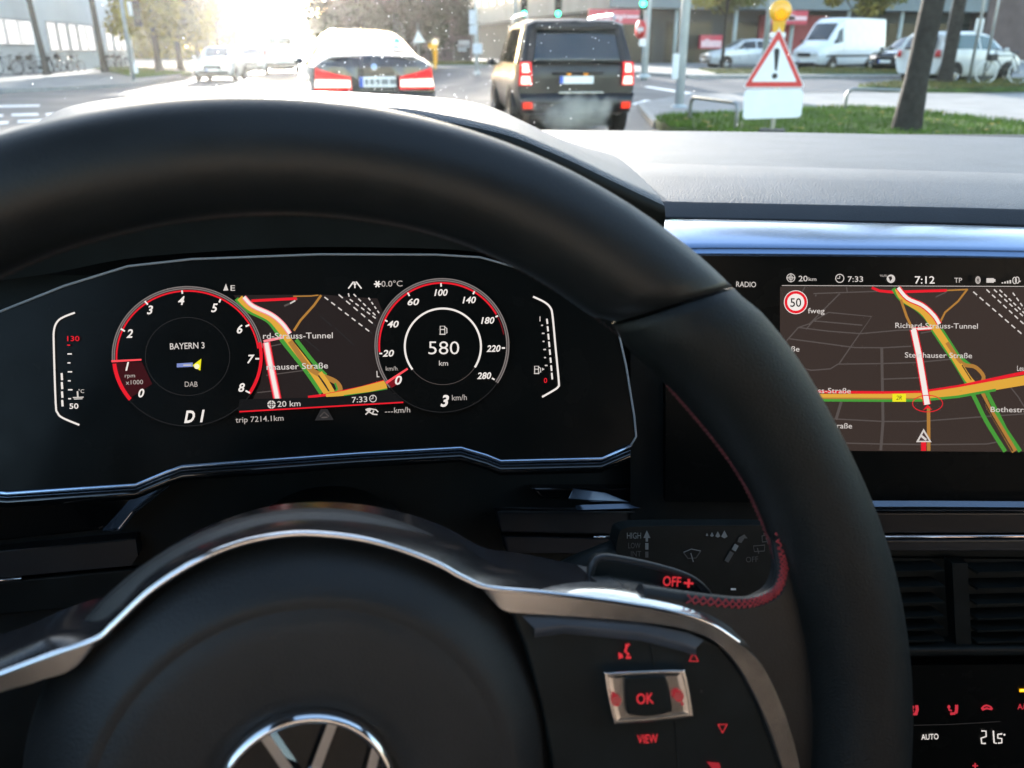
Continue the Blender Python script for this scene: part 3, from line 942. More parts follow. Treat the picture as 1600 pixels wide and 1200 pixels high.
d.arc((cx, cy), 6.4, 0, 360, 1.3, W2, 20); d.stroke([(cx, cy - 4), (cx, cy), (cx - 4, cy)], 1.2, W2)
d.text('7:33', *z4(703, 122), 9, W2, 0, 0.004, width=24)
cx, cy = z4(892, 121)
d.disc((cx, cy), 6.6, W2, 20); d.poly([(cx - 4, cy - 3), (cx + 1, cy - 4), (cx + 2, cy), (cx - 1, cy + 4)], MAPB); d.text('WLAN', *z4(852, 104), 4, Wd, 0, width=11)
d.text('7:12', *z4(1072, 126), 12, W, 0, 0.008, width=31)
d.text('TP', *z4(1250, 128), 8, W2, 0, 0, width=12)
cx, cy = z4(1355, 128)
d.disc((cx, cy), (4.3, 6.2), Wd, 16); d.stroke([(cx - 2, cy - 2), (cx + 2, cy + 2), (cx, cy + 4), (cx, cy - 4), (cx + 2, cy - 2), (cx - 2, cy + 2)], 0.8, MAPB)
d.poly([z4(1400, 118), z4(1440, 118), z4(1440, 142), z4(1400, 142)], W2); d.stroke([z4(1440, 130), z4(1448, 130)], 4, W2)
for i in range(4):
    x = 1485 + i * 14
    d.stroke([z4(x, 146), z4(x, 140 - i * 4)], 2.6, W2)
d.arc(z4(1550, 130), (3, 5), 0, 360, 1.4, W2, 12); d.arc(z4(1564, 128), (3, 5), 0, 360, 1.4, W2, 12); d.stroke([z4(1575, 138), z4(1582, 132)], 1.4, W2)
d.build('status_lettering', nav)
# ================================================================== dashboard
dash = thing('dashboard', 'black dashboard with a raised instrument hood and grey soft top below the windscreen', 'dashboard', V((0.3, 0.6, Z - 0.2)))

def resample(pts, n):
    P = smooth_path([(p[0], p[1], p[2] if len(p) > 2 else 0) for p in pts], 12)
    L = [0]
    for a, b in zip(P[:-1], P[1:]):
        L.append(L[-1] + (b - a).length)
    out = []
    k = 0
    for i in range(n):
        t = L[-1] * i / (n - 1)
        while k < len(L) - 2 and L[k + 1] < t:
            k += 1
        f = (t - L[k]) / max(1e-9, L[k + 1] - L[k])
        out.append(P[k].lerp(P[k + 1], f))
    return out

# raised hood over the instruments
lip = [(-420, 300), (-150, 262), (60, 225), (200, 192), (350, 176), (480, 170), (620, 172), (700, 184), (740, 192), (800, 207), (850, 227), (900, 249), (960, 278), (1040, 316)]
back = [(-420, 290), (-150, 250), (20, 208), (110, 166), (250, 148), (480, 143), (600, 147), (690, 153), (735, 159), (775, 170), (825, 193), (880, 219), (960, 243)]
under = [(-420, 470), (-150, 455), (60, 430), (200, 404), (350, 392), (480, 386), (620, 387), (720, 391), (790, 402), (850, 420), (910, 442), (965, 460), (1045, 440)]
NC = 90
lipP = [K(p.x, p.y, 0.400) for p in resample(lip, NC)]
backP = [K(p.x, p.y, 0.76) for p in resample(back, NC)]
undP = [K(p.x, p.y, 0.425) for p in resample(under, NC)]
rows = []
rows.append([p for p in undP])
rows.append([l.lerp(u, 0.35) + V((0, 0.004, 0)) for l, u in zip(lipP, undP)])
rows.append([l + V((0, -0.001, -0.007)) for l in lipP])
rows.append([l + V((0, 0.001, -0.002)) for l in lipP])
rows.append([l + V((0, 0.006, 0.0006)) for l in lipP])
for f in (0.08, 0.2, 0.4, 0.6, 0.8, 1.0):
    rows.append([l.lerp(b, f) + V((0, 0, 0.002 * math.sin(math.pi * f))) for l, b in zip(lipP, backP)])
flatz = Z - 0.100
rows.append([V((b.x * 1.05, 0.90, b.z - 0.35 * (b.z - flatz) - 0.004)) for b in backP])
rows.append([V((b.x * 1.10, 1.02, b.z - 0.8 * (b.z - flatz) - 0.004)) for b in backP])
rows.append([V((b.x * 1.14, 1.12, flatz - 0.008)) for b in backP])
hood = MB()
hood.grid(rows[:4], blk)  # front turned from the light, its shade put into a blacker plastic
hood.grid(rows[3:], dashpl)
hood.build('instrument_hood', dash)

# flat top of the dashboard: soft step along its middle
topb = [(700, 222), (890, 226.5), (1000, 228), (1300, 231), (1600, 236), (2000, 246), (2500, 262)]
crease = [(700, 260), (890, 258), (1000, 259), (1300, 267), (1600, 276), (2000, 292), (2500, 315)]
front = [(700, 300), (950, 311), (1062, 315), (1300, 320), (1600, 327), (2000, 342), (2500, 366)]
low = [(700, 335), (950, 338), (1062, 341), (1300, 345), (1600, 352), (2000, 368), (2500, 394)]
n = 60
zt = Z - 0.094
def flat(u, v, z):
    d_ = ray(u, v)
    return EYE + d_ * ((z - Z) / d_.z)
b_ = [flat(p.x, p.y, Z - 0.099) for p in resample(topb, n)]
c_ = [flat(p.x, p.y, Z - 0.092) for p in resample(crease, n)]
f_ = [flat(p.x, p.y, Z - 0.096) for p in resample(front, n)]
l_ = [flat(p.x, p.y, Z - 0.1045) for p in resample(low, n)]
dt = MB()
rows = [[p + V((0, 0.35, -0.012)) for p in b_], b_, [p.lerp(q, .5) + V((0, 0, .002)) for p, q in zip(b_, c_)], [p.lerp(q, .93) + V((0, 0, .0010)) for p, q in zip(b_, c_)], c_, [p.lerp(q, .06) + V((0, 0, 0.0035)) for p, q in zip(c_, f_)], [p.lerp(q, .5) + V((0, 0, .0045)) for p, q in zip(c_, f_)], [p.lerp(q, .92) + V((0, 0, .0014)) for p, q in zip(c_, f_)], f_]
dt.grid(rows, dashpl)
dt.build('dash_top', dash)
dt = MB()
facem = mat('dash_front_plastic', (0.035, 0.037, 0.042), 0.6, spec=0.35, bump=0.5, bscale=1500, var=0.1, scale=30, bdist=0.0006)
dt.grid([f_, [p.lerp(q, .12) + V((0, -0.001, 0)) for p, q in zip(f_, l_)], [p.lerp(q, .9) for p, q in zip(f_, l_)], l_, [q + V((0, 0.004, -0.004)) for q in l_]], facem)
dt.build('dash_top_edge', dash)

# gloss roll above the touch screen, reflected sky put into its blue colour
g0 = [(985, 360), (1030, 348), (1062, 342.5), (1300, 347), (1600, 355), (2000, 372)]
g1 = [(1010, 380), (1045, 366), (1070, 358), (1300, 361), (1600, 366), (2000, 382)]
g2 = [(1030, 405), (1060, 397), (1090, 395.5), (1300, 397), (1600, 402), (2000, 416)]
n = 60
def onS(u, v, off):
    return SP(u, v, off)
e0 = [onS(p.x, p.y, -0.052) for p in resample(g0, n)]
e1 = [onS(p.x, p.y, -0.030) for p in resample(g1, n)]
e2 = [onS(p.x, p.y, -0.001) for p in resample(g2, n)]
roll = MB()
rows = [[p + V((0, 0.02, -0.004)) for p in e0], e0, [a.lerp(b, .5) + V((0, 0, 0.0008)) for a, b in zip(e0, e1)], e1, [a.lerp(b, .33) + V((0, 0, .0012)) for a, b in zip(e1, e2)], [a.lerp(b, .66) + V((0, 0, .0012)) for a, b in zip(e1, e2)], e2, [p + V((0, 0.001, -0.004)) for p in e2]]
roll.grid(rows, mat('sky_tint_roll', (0.20, 0.27, 0.40), 0.20, metal=0.9, coat=0.0, rvar=0.02, scale=40))
roll.build('gloss_trim', dash)

# the big dark front of the dashboard
FN = V((0, -math.cos(rad(12)), math.sin(rad(12))))
FP0 = K(490, 700, 0.440)
def FP(u, v, off=0.0):
    return on_plane(u, v, FP0 + FN * off, FN)
face = MB()
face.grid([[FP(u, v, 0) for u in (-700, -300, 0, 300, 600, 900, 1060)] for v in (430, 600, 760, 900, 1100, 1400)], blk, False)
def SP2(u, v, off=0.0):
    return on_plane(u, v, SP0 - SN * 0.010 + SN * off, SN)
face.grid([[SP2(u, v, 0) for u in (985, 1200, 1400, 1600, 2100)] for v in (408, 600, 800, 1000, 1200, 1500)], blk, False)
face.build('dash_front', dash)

def slab(px, P, off, th, m, n, bev=0.0, name='trim_strip', parent=None):
    mb = MB()
    mb.prism([P(u, v, off) for u, v in px], -n * th, m)
    return mb.build(name, parent or dash, bevel=bev)

# left strips
slab([(-400, 795), (-200, 787), (0, 778), (180, 766), (214, 762), (200, 806), (157, 829), (0, 846), (-400, 884)], FP, 0.014, 0.014, piano, FN, 0.002, 'gloss_panel')
mb = MB()                                        # facet shaped like the sky's reflection on the gloss black beside the hood
fac = [(157, 829), (186, 798), (214, 764), (246, 751), (272, 744), (300, 740), (262, 756), (236, 776), (206, 800), (184, 828)]
c0 = FP(215, 785, 0.020)
vdir = (EYE - c0).normalized()
sky_d = V((-0.78, 0.22, 0.42)).normalized()
nrm = (vdir + sky_d).normalized()
def facet_pt(u, v, c, nn):
    return on_plane(u, v, c, nn)
pp = [facet_pt(u, v, c0, nrm) for u, v in fac]
mb.prism(pp, -nrm * 0.003, mat('sky_tint_gloss', (0.10, 0.13, 0.18), 0.15, metal=0.6, coat=1.0, rvar=0.04, scale=60))  # sky reflection put into a blue-grey base colour
mb.build('sky_reflection_facet', dash, bevel=0.0008)
slab([(-400, 905), (-100, 872), (0, 862), (212, 842), (216, 868), (205, 884), (0, 903), (-400, 950)], FP, 0.012, 0.012, greytrim, FN, 0.0015)
mb = MB()
mb.tube([FP(-400, 906, 0.0125), FP(0, 862, 0.0125), FP(211, 842, 0.0125)], 0.0005, greytrim, 8)
mb.build('trim_edge', dash)
mb = MB()
mb.tube([FP(-200, 923, 0.013), FP(-20, 908, 0.013), FP(34, 904, 0.013)], 0.0011, chrome, 8)
mb.build('vent_chrome_line', dash)
slab([(-400, 958), (0, 909), (215, 888), (230, 940), (0, 962), (-400, 1010)], FP, 0.006, 0.006, satin, FN, 0.002, 'vent_panel')

# centre strips between the instruments and the screen
slab([(830, 763), (1150, 762), (1215, 763), (1215, 784), (1000, 787), (880, 781), (845, 778)], FP, 0.010, 0.010, piano, FN, 0.0015, 'gloss_panel')
mb = MB()
c0 = FP(900, 772, 0.013)
vdir = (EYE - c0).normalized()
nrm = (vdir + V((-0.85, 0.15, 0.36)).normalized()).normalized()
mb.prism([on_plane(u, v, c0, nrm) for u, v in [(829, 762), (900, 763), (945, 769), (985, 785), (930, 783), (880, 779), (842, 776)]], -nrm * 0.002, MATS['sky_tint_gloss'])
mb.build('sky_reflection_facet', dash, bevel=0.0005)  # bluish wedge added as a reflection on the gloss panel
bline = MATS['sky_tint_gloss']  # strips share the tint that stands for reflected sky
def ribbon(pts, P, off, hgt, m, n, name, tilt=(-0.85, 0.1, 0.36)):
    """narrow bevelled strip whose face is turned to mirror sky from the side"""
    mb = MB()
    a = [P(u, v, off) for u, v in pts]
    rows = []
    c0 = a[len(a) // 2]
    nn = ((EYE - c0).normalized() + V(tilt).normalized()).normalized()
    sl = nn.cross(V((1, 0, 0))).normalized()
    if sl.z < 0:
        sl = -sl
    rows = [[p - sl * hgt - nn * 0.002 for p in a], [p - sl * hgt for p in a], a, [p + sl * hgt for p in a], [p + sl * hgt - nn * 0.002 for p in a]]
    mb.grid(rows, m, False)
    return mb.build(name, dash)
ribbon([(900, 793), (1000, 790), (1100, 788), (1210, 787)], FP, 0.014, 0.0016, bline, FN, 'trim_strip')
mb = MB()
mb.tube([FP(785, 793, 0.0135), FP(900, 795, 0.0135), FP(1215, 793.5, 0.0135)], 0.0004, greytrim, 8)
mb.tube([FP(778, 799, 0.0135), FP(900, 800, 0.0135), FP(1215, 799, 0.0135)], 0.0005, greytrim, 8)
mb.build('trim_edge', dash)
mb = MB()
mb.tube([FP(1040, 816, 0.0135), FP(1075, 812.5, 0.0135), FP(1110, 811, 0.0135), FP(1215, 810, 0.0135)], [0.0004, 0.0010, 0.0013, 0.0013], chrome, 10)
mb.tube([FP(927, 839, 0.013), FP(952, 839, 0.013)], 0.0010, chrome, 8)
mb.build('vent_chrome_line', dash)
slab([(776, 800), (1220, 799), (1220, 834), (970, 836), (783, 832)], FP, 0.011, 0.010, greytrim, FN, 0.0012)
slab([(785, 838), (960, 842), (960, 866), (792, 864)], FP, 0.008, 0.008, mat('blue_dark_plastic', (0.014, 0.017, 0.022), 0.4, var=0.1, scale=60), FN, 0.002, 'vent_panel')

# strips, vents and climate panel right of the wheel
ribbon([(1340, 787), (1450, 787), (1600, 788), (1900, 795)], SP2, 0.020, 0.0020, bline, SN, 'trim_strip')
mb = MB()
mb.tube([SP2(1340, 797, 0.0195), SP2(1600, 797.5, 0.0195), SP2(1900, 804, 0.0195)], 0.0005, greytrim, 8)
mb.build('trim_edge', dash)
slab([(1340, 801), (1600, 801), (1900, 808), (1900, 838), (1600, 834), (1340, 834)], SP2, 0.018, 0.016, mat('brown_black_trim', (0.022, 0.020, 0.019), 0.35, metal=0.3, var=0.1, scale=60), SN, 0.0015)
mb = MB()
mb.tube([SP2(1340, 839, 0.019), SP2(1600, 838, 0.019), SP2(1900, 842, 0.019)], 0.0012, mat('rose_chrome', (0.80, 0.68, 0.64), 0.18, metal=1.0, rvar=0.05, scale=80), 8)
mb.build('vent_chrome_line', dash)
slab([(1340, 844), (1600, 843), (1900, 848), (1900, 872), (1600, 862), (1380, 862), (1350, 868)], SP2, 0.016, 0.012, greytrim, SN, 0.003)
vent = MB()
vent.prism([SP2(u, v, 0.004) for u, v in [(1330, 872), (1900, 876), (1900, 1020), (1330, 1012)]], -SN * 0.003, blk)
va = vent.build('air_vent', dash)
for y in (890, 915, 940, 962, 981, 999):
    for x0, x1 in ((1380, 1476), (1528, 1680)):
        s = MB()
        sl = V((0, 0.012, -0.0012))
        a, b = SP2(x0, y + (3 if x0 < 1500 else 4), 0.016), SP2(x1, y, 0.016)
        s.add([a, b, b + sl, a + sl, a - V((0, 0, .0015)), b - V((0, 0, .0015)), b + sl - V((0, 0, .0015)), a + sl - V((0, 0, .0015))], [(0, 1, 2, 3), (7, 6, 5, 4), (0, 4, 5, 1), (1, 5, 6, 2), (2, 6, 7, 3), (3, 7, 4, 0)], satin)
        s.build('vent_slat', va)
s = MB()
s.prism([SP2(u, v, 0.014) for u, v in [(1488, 880), (1512, 880), (1518, 1008), (1494, 1008)]], -SN * 0.010, satin)
s.build('vent_divider', va)
slab([(1340, 1014), (1600, 1012), (1900, 1020), (1900, 1032), (1600, 1026), (1340, 1028)], SP2, 0.018, 0.016, satin, SN, 0.003)
cl = MB()
cl.prism([SP2(u, v, 0.012) for u, v in [(1340, 1040), (1600, 1038), (1900, 1040), (1900, 1330), (1340, 1330)]], -SN * 0.008, glassblk)
clm = cl.build('climate_panel', dash)
d = Draw(SP0 - SN * 0.010 + SN * 0.0122, SN)
def z8(x, y): return (1390 + x / 7.5, 1040 + y / 7.5)
RR = glow('#c83240')
for cx, cy, k in ((302, 520, 0), (745, 515, 1)):
    d.stroke([z8(cx + (15 if k == 0 else 40), cy - 55), z8(cx + (22 if k == 0 else 40), cy), z8(cx + (5 if k == 0 else 30), cy + 45)], 5, RR)
    d.stroke([z8(cx + 25, cy + 45), z8(cx - 35, cy + 50)], 4, RR)
    d.disc(z8(cx - 30 if k == 0 else cx - 50, cy - 30), (2.4, 3), RR)
    d.stroke([z8(cx - 55, cy), z8(cx - 15, cy + 15)], 2.6, RR)
d.poly([z8(*p) for p in [(1068, 500), (1100, 465), (1140, 455), (1190, 475), (1212, 505), (1195, 522), (1140, 512), (1090, 528)]], RR)
d.stroke([z8(1105, 495), z8(1140, 480), z8(1175, 497)], 1.4, glassblk)
d.text('A/C', *z8(1570, 478), 9, RR, 0, 0.01, width=19)
d.stroke([z8(1520, 292), z8(1640, 290)], 5.2, glow('#ffb400', 1.6)); d.stroke([z8(1530, 291), z8(1640, 289)], 2.4, glow('#fff050', 1.6))
d.text('AUTO', *z8(472, 832), 9, W, 2, 0.01, width=27)
d.stroke([z8(1075, 765), z8(1130, 768), z8(1132, 830), z8(1072, 850), z8(1080, 912), z8(1128, 912)], 2.2, W)
d.stroke([z8(1215, 762), z8(1225, 905), z8(1255, 910)], 2.2, W)
d.stroke([z8(1320, 800), z8(1268, 805), z8(1268, 850), z8(1315, 855), z8(1315, 905), z8(1270, 908)], 2.2, W)
d.disc(z8(1345, 810), 1.6, W, 10)
d.text('+', *z8(1003, 1172), 12, RR, 0, 0.02, width=9)
d.stroke([z8(250, 700), z8(700, 690), z8(1300, 655)], 1, DK)
d.build('climate_lettering', clm)
mb = MB()
mb.ball(SP2(1402, 928, 0.02), 0.0012, chrome, 10, 6)
mb.build('vent_thumbwheel', va)

# steering column shroud
mb = MB()
axc = HUB - WN * 0.05
prof = [(0.030, 0.0), (0.046, -0.012), (0.052, -0.05), (0.055, -0.11), (0.058, -0.17), (0.058, -0.24)]
mb.lathe(prof, satin, axc - E2 * 0.022 + E1 * 0.01, WN, 40)
col = mb.build('column_shroud', dash)

# ================================================================== wiper stalk
SKN = V((0, -0.97, 0.22)).normalized()
SK0 = K(1100, 880, 0.315)
def SKP(u, v, off=0.0):
    return on_plane(u, v, SK0 + SKN * off, SKN)
stalk = thing('wiper_stalk', 'flat black wiper stalk with grey HIGH LOW INT markings behind the wheel rim', 'wiper stalk', SK0)
mb = MB()
bl = smooth_path([(966, 838, 0), (975, 826, 0), (1010, 822, 0), (1120, 821, 0), (1225, 822, 0), (1262, 830, 0), (1280, 880, 0), (1270, 940, 0), (1210, 968, 0), (1120, 972, 0), (1010, 952, 0), (968, 915, 0), (962, 872, 0)], 4, True)
mb.prism([SKP(p.x, p.y) for p in bl], -SKN * 0.010, satin)
mb.build('stalk_paddle', stalk, bevel=0.002)
mb = MB()
mb.tube([SKP(966, 868, -0.006), SKP(900, 892, -0.012), SKP(840, 925, -0.02), SKP(760, 960, -0.03)], [0.0085, 0.0078, 0.008, 0.009], satin, 16)
mb.build('stalk_arm', stalk)
GM = mat('grey_print', (0.20, 0.22, 0.22), 0.6, var=0.1, scale=200)
GMd = mat('faint_grey_print', (0.07, 0.075, 0.075), 0.6, var=0.1, scale=200)
WM = mat('white_print', (0.7, 0.72, 0.74), 0.5, var=0.1, scale=200)
d = Draw(SK0, SKN)
def z6(x, y): return (760 + x / 3.2, 700 + y / 3.2)
d.text('HIGH', *z6(738, 437), 10, GM, 0, 0.0, width=22); d.text('LOW', *z6(740, 487), 9, GMd, 0, 0.0, width=19); d.text('INT', *z6(748, 528), 9, GMd, 0, 0.0, width=16)
d.poly([z6(*p) for p in [(785, 450), (802, 412), (820, 450), (808, 450), (808, 468), (796, 468), (796, 450)]], GM)
d.stroke([z6(802, 475), z6(802, 508)], 5, GM); d.stroke([z6(802, 518), z6(802, 548)], 5, GMd)
for x, s in ((1103, 2), (1128, 3), (1157, 4), (1190, 5)):
    cx, cy = z6(x, 433)
    d.poly([(cx - s, cy + s * .6), (cx, cy - s * 1.3), (cx + s, cy + s * .6), (cx, cy + s * 1.2)], GM)
d.stroke([z6(985, 522), z6(1025, 505), z6(1072, 515)], 1.6, GM); d.stroke([z6(985, 522), z6(1008, 552), z6(1048, 550), z6(1072, 515)], 1.6, GMd); d.stroke([z6(1022, 525), z6(1035, 570)], 1.6, GM)
d.stroke([z6(1200, 568), z6(1228, 520)], 7, GMd); d.stroke([z6(1236, 512), z6(1252, 484)], 7, GM); d.poly([z6(*p) for p in [(1255, 470), (1262, 448), (1290, 432), (1306, 452), (1290, 452), (1275, 475)]], GMd)
d.stroke([z6(1378, 440), z6(1420, 430), z6(1428, 465), z6(1380, 470)], 1.5, GMd, True); d.stroke([z6(1385, 430), z6(1415, 424)], 2, GMd); d.stroke([z6(1398, 450), z6(1408, 478)], 1.5, GMd)
d.stroke([z6(1335, 490), z6(1392, 485), z6(1390, 515), z6(1340, 518)], 1.5, GMd, True); d.stroke([z6(1355, 500), z6(1362, 528)], 1.5, GMd)
d.text('OFF', *z6(1328, 556), 9, GMd, 3, 0, width=19)
d.stroke([z6(1222, 706), z6(1248, 706)], 3.2, WM); d.stroke([z6(1232, 762), z6(1262, 760)], 3.2, WM)
d.build('stalk_lettering', stalk)

# ================================================================== the car round us: windscreen, roof, doors, seat
CXm = 0.36
cabin = thing('car_cabin', 'clear windscreen of our own car sprinkled with small white water specks', 'windscreen', V((CXm, 0.2, 0.5)))
clear = bpy.data.materials.new('clear_glass')
clear.use_nodes = True
t = clear.node_tree
t.nodes.remove(t.nodes['Principled BSDF'])
tb = t.nodes.new('ShaderNodeBsdfTransparent')
tb.inputs[0].default_value = (1, 1, 1, 1)
t.links.new(tb.outputs[0], t.nodes['Material Output'].inputs['Surface'])
def wsp(x, f):
    """point on the windscreen: f 0 = cowl, 1 = roof edge"""
    s = (x - CXm) / 0.78
    return V((CXm + (x - CXm) * (1 - 0.16 * f), 1.24 - 0.86 * f - 0.16 * s * s * (1 - .4 * f), Z - 0.125 + 0.405 * f + 0.03 * math.sin(math.pi * f) - 0.02 * s * s))
mb = MB()
mb.grid([[wsp(CXm - 0.78 + 1.56 * i / 16, j / 8) for i in range(17)] for j in range(9)], clear)
ws = mb.build('windscreen', cabin)
# white specks of dried water on the glass: the low sun lights them
speckm = bpy.data.materials.new('water_speck')
speckm.use_nodes = True
b = speckm.node_tree.nodes['Principled BSDF']
b.inputs['Base Color'].default_value = (0.85, 0.86, 0.88, 1)
b.inputs['Roughness'].default_value = 0.5
b.inputs['Transmission Weight'].default_value = 0.0
b.inputs['Subsurface Weight'].default_value = 0.0
tn = speckm.node_tree.nodes.new('ShaderNodeBsdfTranslucent')
tn.inputs[0].default_value = (0.6, 0.61, 0.63, 1)
mxn = speckm.node_tree.nodes.new('ShaderNodeMixShader')
mxn.inputs[0].default_value = 0.7
speckm.node_tree.links.new(b.outputs[0], mxn.inputs[1])
speckm.node_tree.links.new(tn.outputs[0], mxn.inputs[2])
speckm.node_tree.links.new(mxn.outputs[0], speckm.node_tree.nodes['Material Output'].inputs['Surface'])
rs = random.Random(3)
mb = MB()
for i in range(540):
    if i < 440:
        x, f = rs.gauss(0.13, 0.14), rs.random() ** 1.0 * 0.36
    else:
        x, f = rs.uniform(-0.35, 0.7), rs.random() * 0.6
    p = wsp(x, f)
    q = wsp(x, f + 0.01)
    tdir = (q - p).normalized()
    nn = V((1, 0, 0)).cross(tdir).normalized()
    r = rs.choice((0.0004, 0.0005, 0.0006, 0.0009)) * rs.uniform(0.6, 1.2)
    el = rs.uniform(1.0, 2.2)
    rows = []
    for h, k in ((0.0, 1.0), (0.5, 0.8), (0.8, 0.3)):
        rows.append([p + (V((1, 0, 0)) * math.cos(a) * r + (tdir + V((rs.uniform(-.02, .02), 0, 0))) * math.sin(a) * r * el) * k - nn * (h * r * 0.6 + 0.0003) for a in [2 * math.pi * j / 7 for j in range(7)]])
    mb.grid(rows, speckm, True, True)
    mb.add(rows[-1], [list(range(7))], speckm)
sp = mb.build('water_specks', ws, weld=False)
sp['kind'] = 'stuff'

def shell(pts, m, name, parent=cabin):
    mb = MB()
    mb.poly(pts, m)
    o = mb.build(name, parent)
    s = o.modifiers.new('thick', 'SOLIDIFY')
    s.thickness = 0.03
    s.offset = 0
    return o
xl, xr = CXm - 0.72, CXm + 0.72
zr, zb = Z + 0.30, Z - 0.06
mb = MB()
rows = []
NR = 20                                          # roof with the big glass sunroof of the car
for j in range(NR + 1):
    y = 0.40 - 2.0 * j / NR
    rows.append([V((CXm + (i / NR - .5) * 1.22, y, zr - 0.035 * (2 * i / NR - 1) ** 2 - 0.05 * (j / NR) ** 2)) for i in range(NR + 1)])
for dz, m in ((0, headliner), (0.035, piano)):
    vs = [p + V((0, 0, dz)) for r in rows for p in r]
    fs = []
    for j in range(NR):
        for i in range(NR):
            if 1 <= j <= 4 and 3 <= i <= NR - 4:
                continue
            fs.append((j * (NR + 1) + i, j * (NR + 1) + i + 1, (j + 1) * (NR + 1) + i + 1, (j + 1) * (NR + 1) + i))
    mb.add(vs, fs, m)
roof = mb.build('roof', cabin)
mb = MB()
mb.grid([[rows[j][i] + V((0, 0, .03)) for i in range(3, NR - 2)] for j in range(1, 6)], clear)
mb.build('sunroof_glass', roof)
for x, s in ((xl, -1), (xr, 1)):
    mb = MB()
    mb.prism([V((x, 0.95, zb)), V((x, 0.95, 0.35)), V((x, -1.6, 0.35)), V((x, -1.6, zb))], V((s * 0.06, 0, 0)), satin)
    mb.build('door', cabin)
    mb = MB()
    mb.tube([V((x, 1.00, zb)), V((x + -s * 0.03, 0.75, Z + 0.10)), V((x - s * 0.10, 0.40, zr - 0.03))], 0.035, headliner, 10)
    mb.build('windscreen_pillar', cabin)
    mb = MB()
    mb.tube([V((x, -0.45, zb)), V((x - s * 0.10, -0.42, zr - 0.03))], 0.05, headliner, 10)
    mb.build('door_pillar', cabin)
    mb = MB()
    mb.prism([V((x, -0.80, zb)), V((x - s * 0.10, -0.80, zr - 0.03)), V((x - s * 0.10, -1.6, zr - 0.08)), V((x, -1.6, zb))], V((s * 0.03, 0, 0)), satin)
    mb.build('rear_side_blind', cabin)  # added panel closing the rear side window to darken the cabin
mb = MB()
mb.prism([V((xl, -1.6, 0.35)), V((xr, -1.6, 0.35)), V((xr, -1.6, zb + .04)), V((xl, -1.6, zb + .04))], V((0, -0.05, 0)), carpet)
mb.prism([V((xl, -1.6, zb + .04)), V((xr, -1.6, zb + .04)), V((xr - .1, -1.6, zr - .06)), V((xl + .1, -1.6, zr - .06))], V((0, -0.03, 0)), carpet)  # added black wall over the rear window, keeps light out of the cabin
mb.prism([V((xl, -1.6, 0.32)), V((xr, -1.6, 0.32)), V((xr, 1.2, 0.32)), V((xl, 1.2, 0.32))], V((0, 0, -0.04)), carpet)
mb.prism([V((xl - .1, 1.08, 0.32)), V((xr + .1, 1.08, 0.32)), V((xr + .1, 1.08, Z - .14)), V((xl - .1, 1.08, Z - .14))], V((0, 0.05, 0)), carpet)
mb.build('floor_with_rear_blind', cabin)
for x in (-0.02, CXm + 0.38):
    mb = MB()
    mb.box((x, -0.32, 0.62), (0.50, 0.52, 0.16), tanleather)
    mb.box((x, -0.62, 0.98), (0.48, 0.16, 0.62), tanleather)
    mb.box((x, -0.66, 1.37), (0.26, 0.10, 0.18), tanleather)
    mb.build('seat', cabin, bevel=0.04)  # unseen seats, tan chosen for its reflection in the spoke chrome
# scuttle strip with the wiper arms at the foot of the glass
mb = MB()
mb.grid([[V((CXm - 0.80 + 1.6 * i / 12, 1.20 - 0.14 * ((i - 6) / 6) ** 2 + dy, Z - 0.118 + dz)) for i in range(13)] for dy, dz in ((-0.06, -0.012), (0.0, -0.004), (0.05, -0.006), (0.10, -0.03))], blk)
mb.build('scuttle', cabin)
# ================================================================== vehicles
tyrem = mat('tyre_rubber', (0.012, 0.012, 0.012), 0.8, spec=0.3, var=0.2, scale=30)
rimm = mat('alloy_rim', (0.55, 0.56, 0.58), 0.3, metal=0.9, rvar=0.1, scale=20)
cglass = mat('car_glass', (0.012, 0.016, 0.018), 0.04, spec=0.7, coat=0.3, rvar=0.02, scale=4)
trimb = mat('black_trim', (0.010, 0.010, 0.011), 0.5, var=0.2, scale=20)
under = mat('underbody', (0.006, 0.006, 0.006), 0.9)
platew = mat('plate_white', (0.80, 0.80, 0.78), 0.4, var=0.04, scale=30)
plateb = mat('plate_blue', (0.03, 0.10, 0.50), 0.4, var=0.1, scale=30)
platek = mat('plate_black', (0.20, 0.20, 0.20), 0.5)
lampr = mat('red_lens', (0.45, 0.02, 0.02), 0.12, coat=0.6, var=0.15, scale=30)
lampc = mat('clear_lens', (0.62, 0.64, 0.66), 0.08, spec=0.7, coat=0.6, rvar=0.03, scale=30)
brk = glow('#ff2a30', 1.6)
brkhot = glow('#fff2e0', 2.6)
headon = glow('#fffaf0', 5.0)
amber = glow('#ffb020', 1.6)

def paint(name, col, rough=0.28, metal=0.0, coat=1.0):
    return mat(name, col, rough, metal=metal, coat=coat, var=0.06, scale=3, rvar=0.04)

